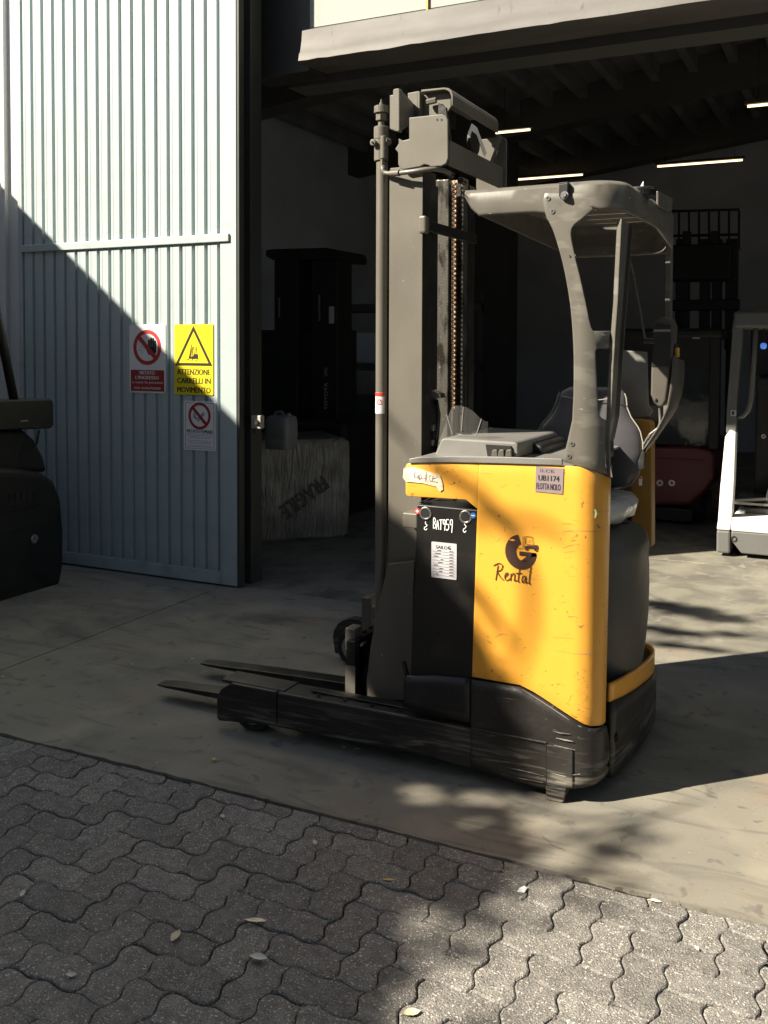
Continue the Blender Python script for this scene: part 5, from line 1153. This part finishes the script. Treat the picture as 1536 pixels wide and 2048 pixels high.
MB().prism(XZ([(1472, 866), (1473, 800), (1482, 700), (1486, 640), (1466, 640), (1462, 700), (1453, 820), (1452, 866)], YW+.004), 'Y', YW+.004, YW+.09).build('corner_post', M['truckgrey'], wt, bevel=.006)  # same post above the sun line, its shade put in as darker grey
p, q = at(1468, 628, 'Y', YW), at(1500, 656, 'Y', YW)
MB().box(p.x, p.x+1.1, YW-.02, YW+1.15, q.z, p.z+.02).build('guard_roof', M['truckgrey'], wt, bevel=.02)
MB().tube([at(1512, 656, 'Y', YW+.05), at(1508, 720, 'Y', YW+.05), at(1502, 800, 'Y', YW+.05), at(1496, 822, 'Y', YW+.05), at(1485, 833, 'Y', YW+.05), at(1474, 834, 'Y', YW+.05)], .018, 10).build('grab_rail', M['truckgrey'], wt, smooth='all')
lb = bx('code_label', 1461.5, 820, 1472, 832, YW-.006, .004, M['label'], wt, 0)
p = at(1464.5, 826, 'Y', YW-.007); MB().box(p.x-.003, p.x+.014, YW-.0075, YW-.0062, p.z-.014, p.z+.014).build('label_print', M['ink'], lb)
MB().box(b0.x+.2, b0.x+1.15, YW+.75, YW+1.1, .25, 1.35).build('battery_box', M['black'], wt, bevel=.02)
MB().box(b0.x+.13, b0.x+1.15, YW+1.0, YW+1.12, 1.352, 1.86).build('rear_screen', M['darkbody'], wt, bevel=.02)
MB().box(b0.x+.45, b0.x+.62, YW+.45, YW+.745, .36, 1.28).build('mast_cover', M['darkbody'], wt, bevel=.03)
MB().prism([(b0.x+.3, .36), (b0.x+.9, .36), (b0.x+.9, .95), (b0.x+.7, 1.05), (b0.x+.42, .98)], 'Y', YW+.5, YW+.62).build('knee_panel', M['darkbody'], wt, bevel=.01)
MB().prism(XZ([(1478, 1016), (1536, 1018), (1560, 1018), (1560, 1044), (1480, 1044)], YW+.25), 'Y', YW+.25, YW+.7).build('seat_base', M['truckgrey'], wt, bevel=.01)
MB().prism(XZ([(1466, 1003), (1600, 1013), (1600, 1017), (1466, 1008)], YW+.2), 'Y', YW+.2, YW+.7).build('tread_plate', M['steel'], wt)
p = at(1527, 692, 'Y', YW+.3); MB().loft([sring(p.x, YW+.3, .024*s_, .024*s_, p.z+dz*.7, 20, 2) for s_, dz in ((.5, -.034), (.9, -.02), (1, 0), (.9, .02), (.5, .034))]).build('blue_lamp', M['lens'], wt, smooth='all')
MB().cyl((p.x, YW+.3, p.z+.03), (p.x, YW+.3, q.z+.01), .006).build('lamp_stem', M['black'], wt)
p = at(1527, 873, 'Y', YW+.74); MB().ring((p.x, YW+.742, p.z), 'Y', .008, .018, .006, 16).build('bolt', M['truckwhite'], wt)
MB().cyl((b0.x+.5, YW+.55, .11), (b0.x+.5, YW+.7, .11), .1, n=20).build('drive_wheel', M['tyre'], wt)

# ================================================================== FALLEN LEAVES AND SCRAPS
def leaf(px, py, ln, wd, ang, m, label, curl=.25, grp='fallen leaves on the pavers', nm='fallen_leaf', cat='leaf'):
    p = at(px, py, 'Z', .002); r = random.Random(int(px*7+py)); mb = MB(); rows = []
    for i in range(9):
        t = i/8; wv = wd/2*sin(pi*min(1, t*1.02))**.8 if 0 < i < 8 else .0006
        z = .004+curl*ln*(t-.5)**2+r.gauss(0, .0006)
        rows.append([(ln*(t-.5), -wv, z+wv*.35), (ln*(t-.5), -wv*.5, z+wv*.08), (ln*(t-.5), 0, z), (ln*(t-.5), wv*.5, z+wv*.1), (ln*(t-.5), wv, z+wv*.4)])
    mb.grid(rows); mb.tube([(-ln*.5, 0, .004+curl*ln*.25), (-ln*.62, .002, .003)], .0009, 5)
    mb.xf(Matrix.Translation(p) @ Matrix.Rotation(radians(ang), 4, 'Z'))
    o = mb.build(nm, m, None, smooth='all'); tag(o, label, cat, grp); return o
LF, LY, LG = M['leafdry'], M['leafyellow'], M['leafgrey']
leaf(351, 1876, .052, .024, -75, LF, 'oval pale leaf on the pavers near the bottom left, left of the long pointed leaf')
leaf(512, 1845, .062, .019, 22, LF, 'long pointed cream leaf on the pavers, largest of the fallen leaves')
leaf(517, 1919, .052, .026, 10, LG, 'grey green leaf lying just below the long cream leaf')
leaf(823, 2030, .045, .026, 40, LF, 'yellowish leaf at the bottom edge where sunlight starts')
leaf(630, 1688, .034, .014, -50, LG, 'small pale folded leaf on shaded pavers under the truck leg', .4)
leaf(445, 1635, .026, .014, -30, LG, 'small grey leaf on pavers, below the yellow crumb on the concrete')
leaf(778, 1762, .036, .010, 20, LY, 'thin golden leaf on the shaded pavers left of the white scrap')
leaf(45, 1791, .036, .014, -60, LG, 'dull curled leaf at the left edge of the pavers', .5)
leaf(143, 1954, .03, .018, 20, LG, 'shrivelled pale leaf at the bottom left of the pavers', .6)
leaf(1310, 1805, .034, .012, 8, LF, 'straw coloured leaf in the sun along the concrete edge')
leaf(1393, 1900, .022, .010, -50, LF, 'tiny dry leaf in full sun at the right of the pavers')
leaf(688, 1496, .022, .010, 0, LG, 'small leaf on the concrete right under the truck leg, left one of two', grp='leaves on the concrete')
leaf(716, 1500, .026, .009, 30, LG, 'small leaf on the concrete right under the truck leg, right one of two', grp='leaves on the concrete')
leaf(265, 1330, .018, .010, 0, LG, 'tiny pale leaf on the concrete beyond the fork tips', grp='leaves on the concrete')
leaf(385, 1319, .016, .012, 60, LG, 'tiny crumpled leaf beside the far fork tip', grp='leaves on the concrete')
leaf(6, 1355, .022, .012, 20, LG, 'pale leaf on the concrete at the far left edge', grp='leaves on the concrete')
leaf(428, 1521, .022, .017, 30, LY, 'crumpled yellow leaf on the shaded concrete below the leg tip', .9, grp='leaves on the concrete')
leaf(313, 1528, .009, .008, 30, LG, 'smallest leaf crumb on the concrete left of the yellow one', grp='leaves on the concrete')
p = at(1044, 1782, 'Z', .002)
tag(MB().add([(p.x-.012, p.y-.012, .003), (p.x+.010, p.y-.010, .004), (p.x+.012, p.y+.012, .008), (p.x+.002, p.y+.016, .010), (p.x-.010, p.y+.008, .004)], [(0, 1, 2, 3, 4)]).build('paper_scrap', M['paper'], None, solid=.0008), 'torn white paper scrap on a shaded paver near the concrete edge', 'scrap')

ck = MB(); rk = random.Random(77)
for pts in ([(1085, 1672), (1105, 1690), (1132, 1702)], [(150, 1290), (230, 1300), (300, 1286), (380, 1300)], [(560, 1235), (600, 1243), (650, 1240)], [(1290, 1560), (1380, 1575), (1440, 1600)], [(90, 1400), (170, 1420), (250, 1412)]):
    P = []
    for (a, b), (c, d) in zip(pts, pts[1:]):
        for k in range(10): P.append(at(a+(c-a)*k/10+rk.gauss(0, 1), b+(d-b)*k/10+rk.gauss(0, .8), 'Z', .0012))
    ck.grid([[p+Vector((0, .0009, 0)), p-Vector((0, .0009, 0))] for p in P])
tag(ck.build('hairline_cracks', M['joint'], apron), kind='stuff')

# ================================================================== WHAT CASTS THE SHADE (out of frame, behind and left of the camera)
SL = .785; P0 = Vector((-3.626, 5.20, 1.108)); nn = Vector((1, 0, -SL)).cross(L)
def zedge(x, y): return P0.z-(nn.x*(x-P0.x)+nn.y*(y-P0.y))/nn.z
XB = -7.0; ridge = -1.2
nb = thing('neighbour_house', (XB-5, ridge, 0), 'gabled neighbouring hall left of the yard that throws the big shade', 'building')
YE = 4.9
prof = [(YE, 0), (YE, zedge(XB, YE)), (ridge, zedge(XB, ridge)), (ridge*2-YE, zedge(XB, YE)), (ridge*2-YE, 0)]
MB().prism([(y, z-(.12 if z > 1 else 0)) for y, z in prof], 'X', XB-12, XB-.03).build('wall', M['stucco'], nb)
for s_ in (1, -1):
    A, B = (ridge, zedge(XB, ridge)), (ridge+s_*(YE-ridge), zedge(XB, YE))
    MB().prism([A, B, (B[0], B[1]-.1), (A[0], A[1]-.1)], 'X', XB-12.1, XB).build('roof', M['rooftile'], nb)
for i in range(3):
    w_ = MB().box(XB-.035, XB+.005, -7.5+i*2.6, -6.3+i*2.6, 1.2, 2.4).build('window', M['glassdark'], nb); MB().box(XB-.03, XB+.03, -7.6+i*2.6, -6.2+i*2.6, 1.1, 1.19).build('sill', M['fasciawhite'], w_)
# tree whose crown gives the dappled shade on truck and ground
LIM = [(-9, -1.6), (1.0, -.9), (1.8, -1.0), (2.3, -1.03), (2.55, -.95), (2.72, -.90), (2.9, -.98), (3.1, -1.02), (3.3, -1.02), (3.5, -.88), (3.75, -.74), (4.0, -.74), (4.36, -.88), (4.7, -1.1), (5.0, -1.5), (5.4, -2.1), (9, -3.6)]
HOLES = [(-1.345, 3.09, .12), (-1.19, 3.17, .09), (-1.08, 3.17, .09), (-1.12, 2.98, .05), (-1.045, 2.41, .105), (-1.42, 4.02, .03), (-1.5, 3.7, .04), (-1.12, 3.42, .05), (-.93, 3.52, .04), (-1.47, 3.79, .13), (-1.56, 4.38, .13), (-1.62, 3.59, .13), (-1.33, 3.60, .05), (-1.7, 3.75, .05)]
def gp(px, py): q = at(px, py, 'Z', 0); return (q.x, q.y)
BLOB = [(*gp(1335, 1212), .13, .08, .9), (*gp(1380, 1222), .16, .10, .95), (*gp(1430, 1235), .13, .06, .9), (*gp(1460, 1268), .10, .04, .6), (*gp(1340, 1262), .16, .05, .8), (*gp(1400, 1296), .15, .03, .8), (*gp(1330, 1290), .12, .03, .6),
        (*gp(1180, 1742), .06, .05, .30), (*gp(1215, 1700), .07, .06, .28), (*gp(1130, 1668), .06, .03, .22), (*gp(1240, 1765), .05, .03, .22), (*gp(1150, 1800), .10, .02, .30), (*gp(1090, 1850), .05, .03, .3), (*gp(930, 1905), .07, .025, .9), (*gp(925, 1820), .05, .06, .95), (*gp(985, 1845), .04, .04, .8), (*gp(1275, 1670), .08, .05, .25), (*gp(1100, 1745), .05, .03, .5), (*gp(1050, 1700), .06, .06, .6)]
def dens(x, y):
    lim = LIM[-1][1]
    for (a, b), (c, d) in zip(LIM, LIM[1:]):
        if a <= y <= c: lim = b+(d-b)*(y-a)/(c-a); break
    v = 1/(1+math.exp((x-lim)/.022)) if abs(x-lim) < .6 else (1 if x < lim else 0)
    for hx, hy, r in HOLES:
        v *= 1-math.exp(-(((x-hx)**2+(y-hy)**2)/r**2)**1.5)
    for bx_, by_, ra, rb, k in BLOB:
        v = max(v, k*math.exp(-(((x-bx_)/ra)**2+((y-by_)/rb)**2)**1.5))
    return v
rt2 = random.Random(21); lm = MB(); nleaf = 0
def addleaf(mb, p, s, r):
    a = Vector((r.gauss(0, 1), r.gauss(0, 1), r.gauss(0, .6))).normalized(); n_ = Vector((r.gauss(0, .7), r.gauss(0, .7), 1)).normalized(); b = n_.cross(a)
    if b.length < .1: return
    b.normalize(); mb.add([p-a*s, p+b*s*.45, p+a*s, p-b*s*.45], [(0, 1, 2, 3)])
while nleaf < 30000:
    x, y = rt2.uniform(-3.6, -.2), rt2.uniform(.6, 6.6)
    if x < -2.5 and rt2.random() > .2: continue
    if rt2.random() > dens(x, y): continue
    t = rt2.gauss(8.9, .35) if x > -1.7 else rt2.uniform(7.9, 9.2)
    q = Vector((x, y, 0))-L*t
    if q.x < XB+.15: continue
    addleaf(lm, q, rt2.uniform(.035, .06), rt2); nleaf += 1
st_ = thing('shade_tree', (-6.15, -2.4, 0), 'leafy tree beside the neighbouring hall whose crown dapples the light', 'tree')
lm.build('crown', M['foliage'], st_)
tk = MB(); tk.tube([(-6.15, -2.4, -.05), (-6.12, -2.35, 1.2), (-6.2, -2.1, 2.6), (-6.25, -1.8, 3.9), (-6.3, -1.4, 5.0), (-6.35, -1.1, 5.9)], [.19, .15, .13, .10, .07, .03], 12)
for e_ in ((-6.6, -.4, 5.6), (-5.9, -.2, 5.3), (-6.7, -1.9, 5.6), (-6.0, -2.3, 5.5), (-6.2, .6, 5.4)):
    s0 = Vector((-6.22, -1.9, 3.6)); e_ = Vector(e_); tk.tube([s0, s0.lerp(e_, .5)+Vector((.1, 0, .25)), e_], [.07, .045, .015], 8)
tk.build('trunk', M['bark'], st_, smooth='all')
def branch(pts, Y, r, t=8.8):
    P = [at(a, b, 'Y', Y)-L*t if Y else at(a, b, 'Z', 0)-L*t for a, b in pts]
    MB().tube(P, r, 7).build('branch', M['bark'], st_, smooth='all')
branch([(860, 930), (910, 958), (960, 990), (1010, 1040), (1040, 1090), (1060, 1150), (1062, 1230), (1045, 1300), (1010, 1380)], 3.262, [.030, .028, .026, .024, .022, .020, .018, .015, .012])
branch([(940, 1042), (1010, 1040), (1060, 1046), (1105, 1056), (1140, 1080)], 3.262, [.02, .02, .018, .015, .008])
branch([(925, 1160), (960, 1195), (990, 1235), (1020, 1275)], 3.262, [.03, .026, .02, .012])
branch([(880, 1290), (950, 1330), (1010, 1375), (1060, 1420)], 3.262, [.03, .026, .02, .01])
branch([(760, 820), (790, 860), (830, 900)], 3.5, [.016, .014, .01])
branch([(1090, 1625), (1180, 1640), (1290, 1628)], None, [.014, .016, .008], 8.6)
branch([(1100, 1690), (1180, 1668), (1290, 1640), (1400, 1600)], None, [.016, .018, .012, .006], 8.6)
# street trees opposite the gate (mirrored in the cab glass)
def tree(x, y, h, r, label, n=1500):
    kk = 26 if n < 3000 else 60
    rr_ = random.Random(int(x*10+y)); t_ = thing('street_tree', (x, y, 0), label, 'tree', 'trees across the street')
    tb = MB(); tb.tube([(x, y, -.05), (x+.1, y, h*.3), (x-.1, y+.1, h*.55), (x, y, h*.85)], [.22, .17, .12, .03], 10); cr = MB()
    for k in range(kk):
        a, e_, q = rr_.uniform(0, 2*pi), rr_.uniform(-.7, 1.2), rr_.uniform(.35, 1)**.6
        c = Vector((x+r*q*cos(a)*cos(e_), y+r*q*sin(a)*cos(e_), h*.68+r*.8*q*sin(e_)))
        tb.tube([(x, y, h*.45), tuple((Vector((x, y, h*.6))+c)/2), tuple(c)], [.06, .04, .012], 5)
        for j in range(n//kk): addleaf(cr, c+Vector((rr_.gauss(0, .42), rr_.gauss(0, .42), rr_.gauss(0, .36))), rr_.uniform(.09, .17) if n < 3000 else rr_.uniform(.10, .19), rr_)
    tb.build('trunk', M['bark'], t_, smooth='all'); cr.build('crown', M['foliage'], t_)
for i, (x, y, h, r) in enumerate(((-6.5, -15, 8.5, 3), (-1, -14, 9, 3.1), (4.5, -15, 8, 3), (10, -14, 9, 3.2), (-13, -17, 9, 3.2))):
    tree(x, y, h, r, ['second from the left of the trees across the street, tall', 'middle tree across the street with the widest view of the gate', 'lowest of the trees across the street', 'right hand tree across the street', 'leftmost tree across the street, behind the neighbouring hall'][i])
ob = thing('opposite_building', (0, -20, 0), 'plain long building behind the trees across the street', 'building')
MB().box(-25, 25, -24, -18.5, 0, 7).build('wall', M['stucco'], ob)
for i in range(9):
    w_ = MB().box(-20+i*4.6, -18.4+i*4.6, -18.52, -18.46, 2.5, 4.2).build('window', M['glassdark'], ob); MB().box(-20.1+i*4.6, -18.3+i*4.6, -18.5, -18.4, 2.4, 2.49).build('sill', M['fasciawhite'], w_)
# added trees, out of view, that close off sky light; clear of the sun's path
for i, (x, y, h, r, n) in enumerate(((3.2, -1.5, 10.5, 4.4, 8000), (-1.6, -3.4, 11, 4.0, 9000), (8.5, 2.0, 10, 3.8, 5000), (-.5, -7.5, 10.5, 4.2, 7000))):
    tree(x, y, h, r, ['big tree right of the yard, its crown over the camera', 'tall tree just behind the camera, crown between the two others', 'tree at the right end of the yard near the hall', 'tall tree straight behind the camera in the yard'][i], n)
